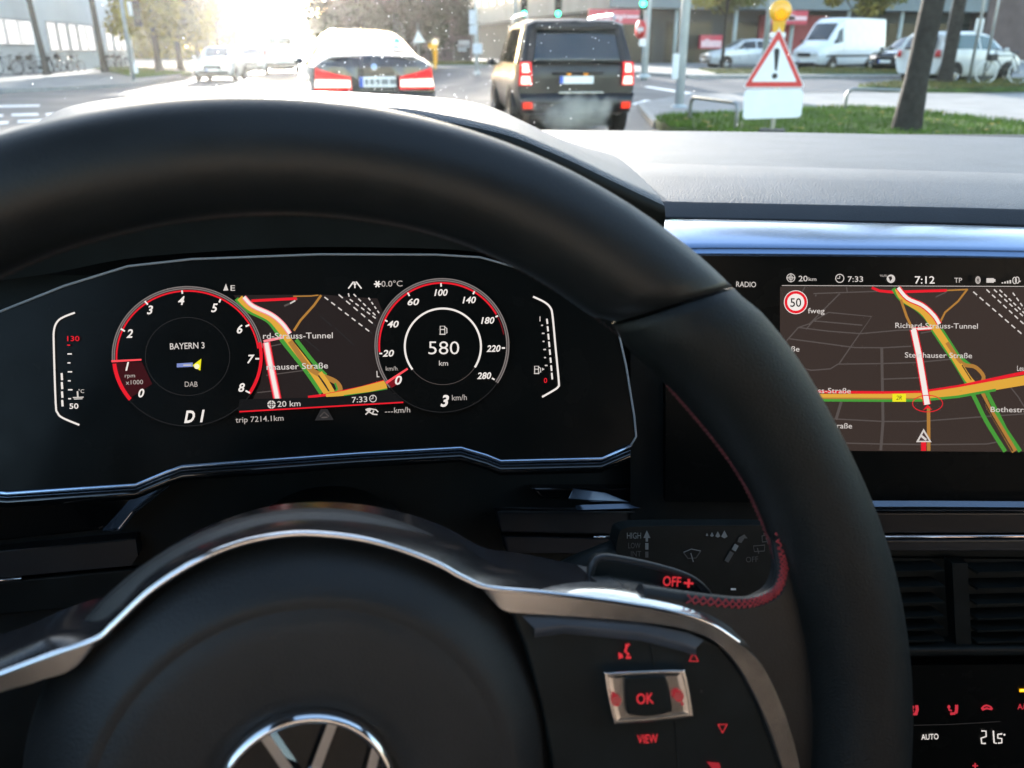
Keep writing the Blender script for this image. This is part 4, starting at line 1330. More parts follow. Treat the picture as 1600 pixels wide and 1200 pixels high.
class Car:
    """rows from rear to front: (y, zb, ws, wm, zm, wb, zbelt, wt, ztop [, dy])"""
    def __init__(s, name, label, cat, rows, pm, loc, rz, wheels, wr=0.33, group=None, scale=1.0, bev=0.04):
        s.rows = rows
        s.root = thing(name, label, cat, loc, rz, group)
        s.root.scale = (scale,) * 3
        s.pm = pm
        s.wh, s.wr = wheels, wr
        mb = MB()
        R = []
        for i in range(len(rows) - 1):
            for k in range(3):
                R.append(i + k / 3)
        R.append(len(rows) - 1)
        kk = [0, 1, 1.5, 2, 2.5, 3, 3.5, 4, 4.5, 5, 5.5, 6, 6.5, 7]
        left = [[s.S(r, k, -1) for k in kk] for r in R]
        right = [[s.S(r, k, 1) for k in kk] for r in R]
        mb.grid(left, pm)
        mb.grid(right, pm)
        for r in (0, len(rows) - 1):
            g = [[s.cap(r, f, k) for f in (-1, -.75, -.5, -.25, 0, .25, .5, .75, 1)] for k in kk]
            mb.grid(g, pm)
        s.body = mb.build('body', s.root, world=False, sharp=35)
        if bev:
            bv = s.body.modifiers.new('round', 'BEVEL')
            bv.width, bv.segments, bv.limit_method, bv.angle_limit = bev, 3, 'ANGLE', rad(38)
        for sd in (-1, 1):
            for y in wheels:
                s.wheel(sd, y)
    def sec(s, r):
        i = min(int(r), len(s.rows) - 2)
        f = r - i
        a, b = s.rows[i], s.rows[i + 1]
        v = [a[j] + (b[j] - a[j]) * f for j in range(9)]
        dya = a[9] if len(a) > 9 else 0
        dyb = b[9] if len(b) > 9 else 0
        return v, dya + (dyb - dya) * f
    def pts(s, r):
        (y, zb, w0, wm, zm, wb, zl, wt, zt), lean = s.sec(r)
        p = [(0, zb), (w0 * .9, zb), (w0, zb + .10), (wm, zm), (wb, zl), (wt, zt - .07), (wt * .80, zt - .015), (0, zt)]
        out = []
        for x, z in p:
            out.append(V((x, y + lean * max(0, (z - zl)) / max(.05, zt - zl), z)))
        return out
    def S(s, r, k, sd):
        P = s.pts(r)
        i = min(int(k), 6)
        f = k - i
        p0, p1, p2, p3 = P[max(i - 1, 0)], P[i], P[i + 1], P[min(i + 2, 7)]
        q = p1.lerp(p2, f)
        return V((q.x * sd, q.y, q.z))
    def cap(s, r, f, k):
        p = s.S(r, k, 1)
        bul = (0.10 if r == 0 else -0.14) * (f * f)
        return V((p.x * f, p.y + bul - (0.10 if r == 0 else -0.14) * 0 - 0, p.z)) if abs(f) < 1 else V((p.x * f, p.y, p.z)) if False else V((p.x * f, p.y + bul - (0.10 if r == 0 else -0.14), p.z))
    def capy(s, r, x, z):
        P = s.pts(r)
        for a, b in zip(P[1:-1], P[2:]):
            if min(a.z, b.z) - 1e-6 <= z <= max(a.z, b.z) + 1e-6:
                f = (z - a.z) / (b.z - a.z) if abs(b.z - a.z) > 1e-6 else 0
                q = a.lerp(b, f)
                w = max(0.05, q.x)
                t = max(-1, min(1, x / w))
                return q.y + (0.10 if r == 0 else -0.14) * (t * t - 1)
        return P[-1].y - (0.10 if r == 0 else -0.14)
    def wheel(s, sd, y):
        i = min(range(len(s.rows)), key=lambda j: abs(s.rows[j][0] - y))
        x = s.rows[i][3] * sd
        r = s.wr
        ar = MB()
        arc = [V((x * 1.004 + sd * .001, y + r * 1.16 * math.cos(a), max(0.12, r + r * 1.16 * math.sin(a)))) for a in [math.pi * j / 14 for j in range(15)]]
        ar.prism(arc + [V((x * 1.004, y - r * 1.16, .16)), V((x * 1.004, y + r * 1.16, .16))][:0], V((-sd * .1, 0, 0)), trimb)
        ar.build('wheel_arch', s.root, world=False)
        t = MB()
        ax = (sd, 0, 0)
        o = (x - sd * 0.19, y, r)
        t.lathe([(r * .62, 0.195), (r * .68, .21), (r * .93, .205), (r, .17), (r, .02), (r * .9, 0.0), (0.05, 0.0)], tyrem, o, ax, 28)
        w = t.build('wheel', s.root, world=False)
        m = MB()
        m.lathe([(r * .66, .204), (r * .60, .19), (r * .55, .165)], rimm, o, ax, 28)
        for k in range(10):
            a = 2 * math.pi * k / 10
            c, sn = math.cos(a), math.sin(a)
            def q(rr, wd, h):
                return V(o) + V((sd * h, c * rr - sn * wd, sn * rr + c * wd))
            m.add([q(r * .08, -.028, .195), q(r * .6, -.018, .188), q(r * .6, .018, .188), q(r * .08, .028, .195)], [(0, 1, 2, 3)], rimm)
        m.lathe([(r * .16, .193), (r * .14, .203), (0, .205)], rimm, o, ax, 16)
        m.lathe([(r * .58, .15), (0, .15)], trimb, o, ax, 16)
        m.build('rim', w, world=False)
    def patch(s, name, r0, r1, k0, k1, sd, m, off=.006, n=4, parent=None, slant0=0.0, slant1=0.0):
        """panel lying on the body between stations r0..r1 and section heights k0..k1; slants move the upper ends"""
        mb = MB()
        rows = []
        for j in range(n + 1):
            kf = k0 + (k1 - k0) * j / n
            a, b = r0 + slant0 * j / n, r1 + slant1 * j / n
            row = []
            for i in range(7):
                r = a + (b - a) * i / 6
                p = s.S(r, kf, sd)
                e = 0.02
                tu = s.S(min(r + e, len(s.rows) - 1), kf, sd) - s.S(max(r - e, 0), kf, sd)
                tv = s.S(r, min(kf + e, 6.99), sd) - s.S(r, max(kf - e, 0.01), sd)
                nn = tu.cross(tv)
                nn = nn.normalized() if nn.length > 1e-9 else V((sd, 0, 0))
                if nn.dot(V((sd, 0, 0.4))) < 0:
                    nn = -nn
                row.append(p + nn * off)
            rows.append(row)
        mb.grid(rows, m)
        return mb.build(name, parent or s.root, world=False)
    def screen(s, name, r0, r1, wf, m, off=.008, kmax=7, inset=0.9):
        """front or rear window on the sloping top between stations r0 and r1 (both sides of the middle)"""
        mb = MB()
        rows = []
        ks = [5.25, 5.6, 6.0, 6.4, 6.8, 7]
        for j in range(7):
            r = r0 + (r1 - r0) * j / 6
            row = []
            for sd, kl in ((-1, ks), (1, ks[::-1])):
                for kf in kl:
                    p = s.S(r, kf, sd)
                    tu = s.S(r + .03, kf, sd) - s.S(r - .03, kf, sd)
                    nn = V((0, -tu.z, tu.y)).normalized()
                    if nn.z < 0:
                        nn = -nn
                    row.append(V((p.x * wf, p.y, p.z)) + nn * off)
            rows.append(row)
        mb.grid(rows, m)
        return mb.build(name, s.root, world=False)
    def panel(s, name, r, x0b, x1b, z0, x0t, x1t, z1, m, off=.008, parent=None, n=6, nz=3, arch=0.0, drop=0.0):
        """panel on the rear (r=0) or front cap"""
        mb = MB()
        d = -1 if r == 0 else 1
        rows = []
        for j in range(nz + 1):
            f = j / nz
            row = []
            for i in range(n + 1):
                g = i / n
                x = (x0b + (x0t - x0b) * f) * (1 - g) + (x1b + (x1t - x1b) * f) * g
                z = z0 + (z1 - drop * g ** .8 - z0) * f - arch * (2 * g - 1) ** 2 * f
                row.append(V((x, s.capy(r, x, z) + d * off, z)))
            rows.append(row)
        mb.grid(rows, m)
        edge = [p - V((0, d * (off + .006), 0)) for p in rows[0]]
        mb.grid([edge, rows[0]], m)
        edge = [p - V((0, d * (off + .006), 0)) for p in rows[-1]]
        mb.grid([rows[-1], edge], m)
        return mb.build(name, parent or s.root, world=False)
    def plate(s, r, x, z, wd, h, marks=None):
        d = -1 if r == 0 else 1
        y = s.capy(r, x, z) + d * .016
        mb = MB()
        mb.box((x, y, z), (wd, .012, h), platew)
        sx = -1 if r == 0 else 1
        mb.box((x + sx * (wd / 2 - .025), y + d * .007, z), (.05, .006, h * .98), plateb)
        rr = random.Random(int(z * 1000) + int(abs(s.root.location.x) * 7))
        if marks:
            xx = -wd / 2 + .075
            for wdt in marks:
                mb.box((x + xx + wdt / 2, y + d * .0075, z), (wdt, .003, h * .55), platek)
                xx += wdt + .022
        mb.build('licence_plate', s.root, world=False)
    def mirror(s, sd, y, z, x, m):
        mb = MB()
        mb.ball((sd * (x + .09), y, z), .085, m, 12, 8, (1.1, .7, .75))
        mb.box((sd * (x + .01), y + .02, z - .03), (.12, .05, .04), trimb)
        mb.build('door_mirror', s.root, world=False)
    def shadowbox(s):
        a, b = s.rows[0][0] + .35, s.rows[-1][0] - .4
        mb = MB()
        mb.box((0, (a + b) / 2, .27), (1.35, b - a, .16), under)
        mb.build('underbody', s.root, world=False)

# ---- dark saloon ahead
p = paint('dark_navy_paint', (0.012, 0.013, 0.020), 0.25)
B = gnd(583, 190)
saloon_rows = [
    (-2.45, .30, .74, .88, .62, .86, .98, .74, 1.12, .10),
    (-2.25, .26, .80, .92, .62, .89, 1.00, .76, 1.15),
    (-1.85, .24, .86, .935, .62, .90, 1.00, .74, 1.17),
    (-0.95, .22, .88, .935, .62, .90, 1.00, .60, 1.43),
    (-0.30, .22, .88, .935, .62, .90, 1.00, .60, 1.49),
    (0.35, .22, .88, .935, .62, .90, .99, .60, 1.48),
    (1.20, .22, .88, .935, .62, .89, .97, .68, 1.08),
    (1.90, .24, .86, .93, .60, .87, .86, .70, .99),
    (2.40, .28, .78, .86, .58, .80, .76, .66, .86, -.05)]
sal = Car('saloon_car', 'dark saloon car straight ahead with bright red brake lights and number plate', 'car', saloon_rows, p, (1.27, 15.4, 0), 0, (-1.45, 1.45), .34)
sal.root.scale = (1.0, 1.0, 1.09)
sal.screen('rear_window', 2.05, 2.93, .93, cglass)
sal.screen('windscreen', 5.1, 5.95, .93, cglass)
for sd in (-1, 1):
    sal.patch('side_window', 2.5, 5.6, 4.08, 4.9, sd, cglass, .006, 3, slant0=.35, slant1=-.55)
    x0, x1 = (-.86, -.36) if sd < 0 else (.36, .86)
    o, i = (-.86, -.34) if sd < 0 else (.86, .34)
    lm = sal.panel('tail_lamp', 0, o * 1.01, i, .70, o * .96, i * 1.02, .985, lampr, .012, n=10, drop=.14)
    sal.panel('lamp_glow', 0, o * 1.005, i * 1.05, .735, o * .985, i * 1.06, .835, brkhot, .018, parent=lm, n=10, drop=.012)
    sal.panel('lamp_ring', 0, o * 1.005, i * 1.01, .705, o * 1.0, i * 1.03, .732, brk, .0165, parent=lm, n=10)
    sal.panel('lamp_ring', 0, o * .985, i * 1.03, .838, o * .965, i * 1.03, .965, brk, .0165, parent=lm, n=10, drop=.105)
    sal.mirror(sd, 1.0, 1.03, .90, p)
sal.plate(0, 0.03, .80, .52, .125, (.05, .06, .06, .10, .09))
mb = MB()
mb.lathe([(.045, 0), (.042, .008), (.034, .009)], chrome, (0, -2.455, .985), (0, -1, .25), 24)
mb.lathe([(.034, .008), (0, .008)], mat('badge_blue', (.25, .35, .6), .3, var=.2, scale=40), (0, -2.455, .985), (0, -1, .25), 24)
mb.build('badge', sal.root, world=False)
sal.panel('bumper', 0, -.82, .82, .34, -.88, .88, .66, trimb, .02)
mb = MB()
mb.prism([V((0.0, -.55, 1.485)), V((0, -.78, 1.465)), V((0, -.80, 1.55))], V((.03, 0, 0)), p)
mb.build('roof_aerial', sal.root, world=False)
mb = MB()
mb.prism([V((.42, -1.50, 1.29)), V((.53, -1.50, 1.285)), V((.52, -1.42, 1.345)), V((.46, -1.42, 1.35))], V((0, -.004, .006)), mat('green_sticker', (.05, .45, .33), .5, var=.1, scale=50))
mb.build('window_sticker', sal.root, world=False)
sal.shadowbox()

# ---- dark off-road car
p2 = paint('black_brown_paint', (0.004, 0.0046, 0.0052), 0.35, coat=.1)
suv_rows = [
    (-2.38, .42, .80, .90, .80, .90, 1.10, .74, 1.84, .30),
    (-2.10, .38, .86, .94, .80, .925, 1.12, .77, 1.87, .10),
    (-1.55, .34, .88, .95, .80, .93, 1.12, .76, 1.89),
    (-0.60, .34, .88, .95, .80, .93, 1.12, .76, 1.90),
    (0.45, .34, .88, .95, .80, .93, 1.11, .74, 1.86),
    (1.20, .34, .88, .95, .80, .92, 1.10, .78, 1.24),
    (1.80, .36, .88, .95, .80, .91, 1.02, .78, 1.16),
    (2.35, .42, .80, .90, .76, .84, .92, .70, 1.04, -.06)]
suv = Car('off_road_car', 'tall dark off-road car with roof rails and red lights lit, ahead to the right', 'car', suv_rows, p2, (K(888, 120, 12.9).x + .44, 15.15, 0), rad(-8), (-1.45, 1.40), .39, scale=.98)
suv.root.scale = (.99, .98, .93)
rw = suv.panel('rear_window', 0, -.68, .68, 1.20, -.60, .60, 1.70, cglass, .014, nz=6)
suv.panel('window_pillar', 0, -.80, -.70, 1.16, -.68, -.62, 1.70, trimb, .010, nz=5)
suv.panel('window_pillar', 0, .70, .80, 1.16, .62, .68, 1.70, trimb, .010, nz=5)
suv.panel('roof_spoiler', 0, -.66, .66, 1.72, -.60, .60, 1.80, p2, .07, nz=3)
suv.patch('side_window', 0.35, 3.6, 4.1, 4.88, -1, cglass, .006, 3, slant0=.15, slant1=-.1)
suv.patch('side_window', 3.7, 4.7, 4.1, 4.88, -1, cglass, .006, 3, slant1=-.5)
suv.patch('side_window', 0.35, 4.7, 4.1, 4.88, 1, cglass, .006, 3, slant0=.15, slant1=-.5)
suv.screen('windscreen', 4.1, 4.95, .93, cglass)
for sd in (-1, 1):
    o, i = sd * .905, sd * .70
    lm = suv.panel('tail_lamp', 0, o, i, .86, o * .96, i * 1.02, 1.22, lampr, .016, nz=5)
    suv.panel('lamp_glow', 0, o * .96, i * 1.03, .88, o * .95, i * 1.05, 1.0, brkhot, .026, parent=lm)
    suv.panel('lamp_glow', 0, o * .94, i * 1.06, 1.06, o * .93, i * 1.08, 1.19, brkhot, .026, parent=lm)
    suv.panel('lamp_ring', 0, o * .99, i * 1.0, .862, o * .975, i * 1.015, 1.215, brk, .0215, parent=lm, nz=5)
    suv.panel('fog_lamp', 0, sd * .84, sd * .70, .50, sd * .84, sd * .70, .60, glow('#ff4028', 1.6), .075)
    mb = MB()
    mb.tube([V((sd * .70, -1.75, 1.88)), V((sd * .70, -1.62, 1.95)), V((sd * .70, -.4, 1.97)), V((sd * .69, .35, 1.93)), V((sd * .69, .45, 1.86))], .022, rimm, 8)
    mb.build('roof_rail', suv.root, world=False)
    suv.mirror(sd, 1.0, 1.18, .93, p2)
suv.panel('bumper', 0, -.84, .84, .44, -.90, .90, .74, p2, .065, nz=2)
suv.panel('bumper_chrome', 0, -.30, .40, .735, -.30, .40, .765, mat('warm_chrome', (.7, .62, .5), .2, metal=1), .07, nz=1)
suv.panel('tow_cover', 0, -.42, .45, .42, -.40, .42, .50, trimb, .08, nz=1)
suv.plate(0, -.02, .945, .52, .115)
for x in (-.14, .12):
    mb = MB()
    mb.box((x, suv.capy(0, x, 1.03) - .02, 1.03), (.06, .02, .025), amber)
    mb.build('plate_lamp', suv.root, world=False)
suv.panel('tailgate_handle', 0, -.40, .40, 1.035, -.40, .40, 1.075, trimb, .014, nz=1)
mb = MB()
mb.tube([V((.30, -2.36, 1.22)), V((0.05, -2.335, 1.27)), V((-.25, -2.33, 1.26))], .014, trimb, 6)
mb.build('rear_wiper', suv.root, world=False)
suv.shadowbox()

# ---- parked cars on the square
ps = paint('pale_silver_paint', (.62, .64, .66), .3, metal=.15)
hatch = [
    (-2.10, .32, .72, .84, .62, .82, .96, .66, 1.22, .25),
    (-1.90, .26, .78, .87, .62, .85, .97, .66, 1.36, .12),
    (-1.30, .24, .80, .875, .62, .85, .97, .60, 1.46),
    (-0.30, .22, .80, .875, .62, .85, .97, .60, 1.48),
    (0.25, .22, .80, .875, .62, .85, .96, .60, 1.44),
    (1.10, .22, .80, .875, .62, .84, .95, .66, 1.02),
    (1.60, .24, .80, .87, .60, .83, .84, .66, .94),
    (2.10, .30, .70, .80, .56, .74, .72, .60, .80, -.05)]
def front_bits(c, lamp=lampc, plate=True, grille=trimb, gz=(.52, .66)):
    r = len(c.rows) - 1
    z = c.rows[-1][6]
    w = c.rows[-1][5]
    for sd in (-1, 1):
        c.panel('headlamp', r, sd * w * .96, sd * w * .58, z - .13, sd * w * .94, sd * w * .52, z + .0, lamp, .012)
    c.panel('grille', r, -w * .50, w * .50, gz[0], -w * .52, w * .52, gz[1], grille, .012)
    c.panel('lower_grille', r, -w * .85, w * .85, .34, -w * .88, w * .88, .44, trimb, .014)
    if plate:
        c.plate(r, 0, .49, .52, .11)
g = gnd(1160, 108)
pk = Car('parked_car', 'pale silver hatchback parked side-on between the round pole and the warning sign', 'car', hatch, ps, g, rad(86), (-1.32, 1.32), .31)
pk.screen('windscreen', 4.1, 4.93, .93, cglass)
pk.screen('rear_window', 0.3, 1.6, .9, cglass)
for sd in (-1, 1):
    pk.patch('side_window', 3.05, 4.6, 4.1, 4.88, sd, cglass, .006, 3, slant1=-.5)
    pk.patch('side_window', 1.0, 2.95, 4.1, 4.88, sd, cglass, .006, 3, slant0=.3)
    pk.mirror(sd, .85, 1.0, .86, ps)
front_bits(pk)
pk.shadowbox()

pw = paint('van_white_paint', (.74, .75, .76), .35)
van_rows = [
    (-2.95, .42, .82, .96, .80, .96, 1.35, .86, 2.62, .10),
    (-2.80, .34, .88, .99, .80, .985, 1.35, .88, 2.68),
    (-0.60, .30, .90, .99, .80, .985, 1.35, .88, 2.70),
    (0.90, .30, .90, .99, .80, .985, 1.35, .86, 2.66),
    (1.35, .30, .90, .99, .80, .98, 1.33, .80, 2.42),
    (2.15, .30, .90, .985, .80, .96, 1.28, .80, 1.50),
    (2.70, .32, .88, .96, .76, .90, 1.08, .74, 1.24),
    (2.98, .38, .78, .86, .70, .80, .92, .66, 1.02, -.05)]
g = gnd(1322, 112)
vn = Car('delivery_van', 'tall white delivery van parked behind the dark estate car', 'van', van_rows, pw, (g.x + 1.5, g.y + 3.0, g.z), rad(112), (-1.75, 1.85), .34, scale=.90)
vn.screen('windscreen', 4.05, 4.95, .95, cglass)
for sd in (-1, 1):
    vn.patch('side_window', 3.55, 4.75, 4.08, 4.72, sd, cglass, .008, 3, slant1=-.6)
    vn.mirror(sd, 1.9, 1.5, 1.0, trimb)
    vn.patch('door_seam', 3.3, 3.33, 2.2, 4.9, sd, trimb, .003, 3)
    vn.patch('side_moulding', .3, 5.6, 2.75, 3.0, sd, trimb, .012, 2)
front_bits(vn, gz=(.72, .90))
vn.shadowbox()

pd_ = paint('blue_black_paint', (.018, .022, .030), .2)
g = gnd(1376, 112)
es = Car('estate_car', 'dark blue estate car parked in front of the white van with a glow for sun on its headlamp', 'car', [
    (-2.30, .32, .74, .86, .62, .84, .98, .66, 1.30, .22),
    (-2.05, .26, .80, .90, .62, .87, .99, .66, 1.42, .10),
    (-1.40, .24, .82, .90, .62, .87, .99, .62, 1.49),
    (-0.30, .22, .82, .90, .62, .87, .98, .61, 1.50),
    (0.35, .22, .82, .90, .62, .87, .97, .60, 1.46),
    (1.20, .22, .82, .90, .62, .86, .96, .68, 1.03),
    (1.80, .24, .82, .89, .60, .85, .85, .68, .95),
    (2.32, .30, .72, .82, .56, .76, .73, .62, .82, -.05)], pd_, (g.x, g.y - 2.0, g.z), rad(116), (-1.40, 1.42), .33)
es.screen('windscreen', 4.1, 4.93, .93, cglass)
for sd in (-1, 1):
    es.patch('side_window', 1.0, 4.6, 4.1, 4.88, sd, cglass, .006, 3, slant0=.3, slant1=-.5)
    es.mirror(sd, .95, 1.0, .88, pd_)
front_bits(es, lamp=glow('#ffffff', 1.3))  # headlamps glow in place of the sun's glint
es.shadowbox()

pm_ = paint('silver_grey_paint', (.62, .63, .62), .35, metal=.0, coat=.5)
mpv_rows = [
    (-2.10, .34, .76, .86, .70, .85, 1.02, .66, 1.52, .22),
    (-1.85, .28, .80, .89, .70, .875, 1.03, .68, 1.60, .08),
    (-1.20, .26, .82, .895, .70, .875, 1.03, .66, 1.63),
    (-0.20, .24, .82, .895, .70, .875, 1.02, .66, 1.64),
    (0.45, .24, .82, .895, .70, .875, 1.01, .64, 1.56),
    (1.40, .24, .82, .895, .70, .86, 1.00, .68, 1.07),
    (1.75, .26, .82, .89, .66, .85, .90, .66, .98),
    (2.15, .32, .72, .82, .60, .76, .76, .60, .84, -.05)]
g = gnd(1512, 131)
mv = Car('family_car', 'silver tall family car parked behind the slim tree trunk and bicycle', 'car', mpv_rows, pm_, (g.x, g.y + .6, g.z), rad(-76), (-1.35, 1.35), .33)
mv.screen('windscreen', 4.1, 4.93, .93, cglass)
wg = mat('reflection_tint_glass', (.03, .075, .07), .08, spec=.8, coat=.4, rvar=.02, scale=4)  # blue-green reflection put into the glass colour
for sd in (-1, 1):
    mv.patch('side_window', 0.4, 1.45, 4.1, 4.9, sd, cglass, .006, 3, slant0=.2)
    mv.patch('side_window', 1.55, 2.95, 4.1, 4.9, sd, wg, .006, 3)
    mv.patch('side_window', 3.05, 4.75, 4.1, 4.9, sd, wg, .006, 3, slant1=-.6)
    mv.mirror(sd, 1.0, 1.06, .88, pm_)
    mv.panel('tail_lamp', 0, sd * .82, sd * .62, .84, sd * .80, sd * .64, 1.06, lampr, .012)
mv.panel('rear_window', 0, -.60, .60, 1.08, -.52, .52, 1.45, cglass, .012, nz=5)
mv.plate(0, 0, .80, .50, .11)
front_bits(mv)
mv.shadowbox()

# ---- traffic far ahead and oncoming on the left
po = paint('cream_white_paint', (.66, .66, .63), .3)
g = gnd(343, 128)
on = Car('oncoming_car', 'pale oncoming car on the far side of the road at the left, in sun glare', 'car', hatch, po, (g.x, g.y + 2.1, 0), rad(180 - 6), (-1.32, 1.32), .31)
on.screen('windscreen', 4.1, 4.93, .93, cglass)
on.screen('rear_window', 0.3, 1.6, .9, cglass)
for sd in (-1, 1):
    on.patch('side_window', 1.0, 4.6, 4.1, 4.88, sd, cglass, .006, 3, slant0=.3, slant1=-.5)
    on.mirror(sd, .85, 1.0, .86, po)
front_bits(on, lamp=headon)
on.shadowbox()
g = gnd(436, 130)
v2 = Car('white_van', 'white high-roof van ahead in the glare, nearest the gap between the trees', 'van', van_rows, pw, (K(440, 100, 53).x, 56.0, 0), 0, (-1.75, 1.85), .34)
v2.panel('rear_window', 0, -.62, .62, 1.62, -.60, .60, 1.95, cglass, .012, nz=4)
for sd in (-1, 1):
    v2.panel('tail_lamp', 0, sd * .92, sd * .80, .95, sd * .92, sd * .80, 1.30, lampr, .012)
    v2.patch('side_window', 3.55, 4.75, 4.08, 4.72, sd, cglass, .008, 3, slant1=-.6)
v2.panel('bumper', 0, -.88, .88, .45, -.92, .92, .62, trimb, .03)
v2.plate(0, 0, .88, .50, .11)
v2.shadowbox()
for u, vv, lab in ((395, 116, 'small white car far ahead between the oncoming car and the white van'), (372, 112, 'farthest pale car behind the oncoming car in the glare')):
    g = gnd(u, vv)
    c = Car('distant_car', lab, 'car', hatch, po, (g.x, g.y, 0), rad(180), (-1.32, 1.32), .31)
    c.screen('windscreen', 4.1, 4.93, .93, cglass)
    front_bits(c, plate=False)
    c.shadowbox()
# ================================================================== ground, roads, pavements
asph = mat('asphalt', (.075, .077, .082), .6, spec=.5, var=.25, scale=.6, bump=.4, bscale=60, rvar=.15, bdist=.01)
pave = mat('paving', (.21, .21, .205), .7, var=.18, scale=1.5, bump=.3, bscale=40, bdist=.008)
kerbm = mat('kerb_stone', (.26, .26, .25), .7, var=.15, scale=6)
whitel = mat('road_paint', (.75, .75, .73), .55, var=.12, scale=8)
grassm = mat('grass_soil', (.055, .085, .022), .9, spec=.2, var=.45, scale=3)
bladem = mat('grass_blade', (.105, .175, .030), .8, spec=.1, var=.5, scale=2.5)
bladey = mat('autumn_blade', (.12, .12, .035), .7, spec=.2, var=.5, scale=2.5)
leafy = mat('yellow_leaf', (.30, .20, .03), .7, spec=.2, var=.4, scale=2)

mb = MB()
xs = [-400, -150, -60, -30, -15, -6, 0, 3, 5, 6, 7, 8, 9, 11, 15, 25, 40, 70, 150, 400]
ys = [-30, -10, 0, 6, 10, 14, 17, 19, 21, 23, 25, 27, 30, 36, 45, 60, 90, 150, 300, 700]
mb.grid([[V((x, y, G(x, y))) for x in xs] for y in ys], asph)
struct(mb.build('road'))

def area(name, px, m, h=.12, kerb=True, label=None, sub=14):
    """raised sheet whose outline is given in ground points, with kerb faces"""
    mb = MB()
    P = []
    n = len(px)
    for i in range(n):
        a, b = V(px[i]), V(px[(i + 1) % n])
        k = max(1, int((b - a).length / 3))
        for j in range(k):
            P.append(a.lerp(b, j / k))
    top = [V((p.x, p.y, G(p.x, p.y) + h)) for p in P]
    mb.poly(top, m)
    low = [V((p.x, p.y, G(p.x, p.y) - .15)) for p in P]
    if kerb:
        c = sum(top, V()) / len(top)
        inn = [p + (c - p).normalized() * .14 + V((0, 0, .004)) for p in top]
        up = [p + V((0, 0, .004)) for p in top]
        up.append(up[0]); inn.append(inn[0]); lo = low + [low[0]]
        mb.grid([lo, up, inn], kerbm, False)
    return struct(mb.build(name, weld=False))

def gp(u, v):
    p = gnd(u, v)
    return (p.x, p.y, 0)
# left pavement in front of the white building
area('pavement', [gp(-700, 165), gp(-250, 152), gp(0, 146), gp(130, 140), gp(205, 135), gp(255, 127), gp(290, 118), (-14.5, 120, 0), (-40, 120, 0), (-60, 40, 0)], pave)
# right: corner pavement beyond the grass island, street, verge and square
area('corner_pavement', [gp(995, 168), gp(1080, 152), gp(1400, 150), gp(1700, 154), (30, 17, 0), (30, 10, 0), (9, 9, 0), (6.6, 12.0, 0), gp(1020, 200)], pave, .10)
area('square_pavement', [gp(880, 110), gp(1075, 122), gp(1410, 123), gp(1700, 126), (70, 40, 0), (70, 75, 0), (12, 75, 0)], pave, .10)
area('median_kerb', [gp(660, 108), gp(760, 105), gp(770, 99), gp(640, 99)], pave, .10)

def sheet(name, px, m, dz):
    mb = MB()
    P = [gnd(u, v) for u, v in px]
    mb.poly([p + V((0, 0, dz)) for p in P], m)
    return mb
# painted markings on the road
mk = MB()
for px in ([(-60, 166), (62, 163.5), (62, 166.5), (-60, 169.5)], [(18, 178), (60, 177), (60, 180.5), (18, 181.5)], [(72, 177), (115, 175.5), (113, 179), (71, 180.5)], [(-30, 180), (6, 179), (4, 182.5), (-30, 183.5)], [(28, 188), (74, 186), (73, 190), (27, 192)], [(-30, 192), (14, 190), (12, 194), (-30, 196)], [(985, 163), (1008, 156), (1052, 160), (1038, 168)], [(1005, 136), (1014, 135), (1120, 151), (1108, 152.5)], [(700, 116), (890, 113), (890, 114.4), (700, 117.6)]):
    mk.poly([gnd(u, v) + V((0, 0, .004)) for u, v in px], whitel)
mk.poly([V((2.55, 4, .004)), V((2.7, 4, .004)), V((2.75, 40, .004)), V((2.6, 40, .004))], whitel)
for i in range(10):
    y = 30 + i * 9
    mk.poly([V((-2.0, y, .004)), V((-1.88, y, .004)), V((-1.88, y + 4, .004)), V((-2.0, y + 4, .004))], whitel)
struct(mk.build('road_markings', weld=False))

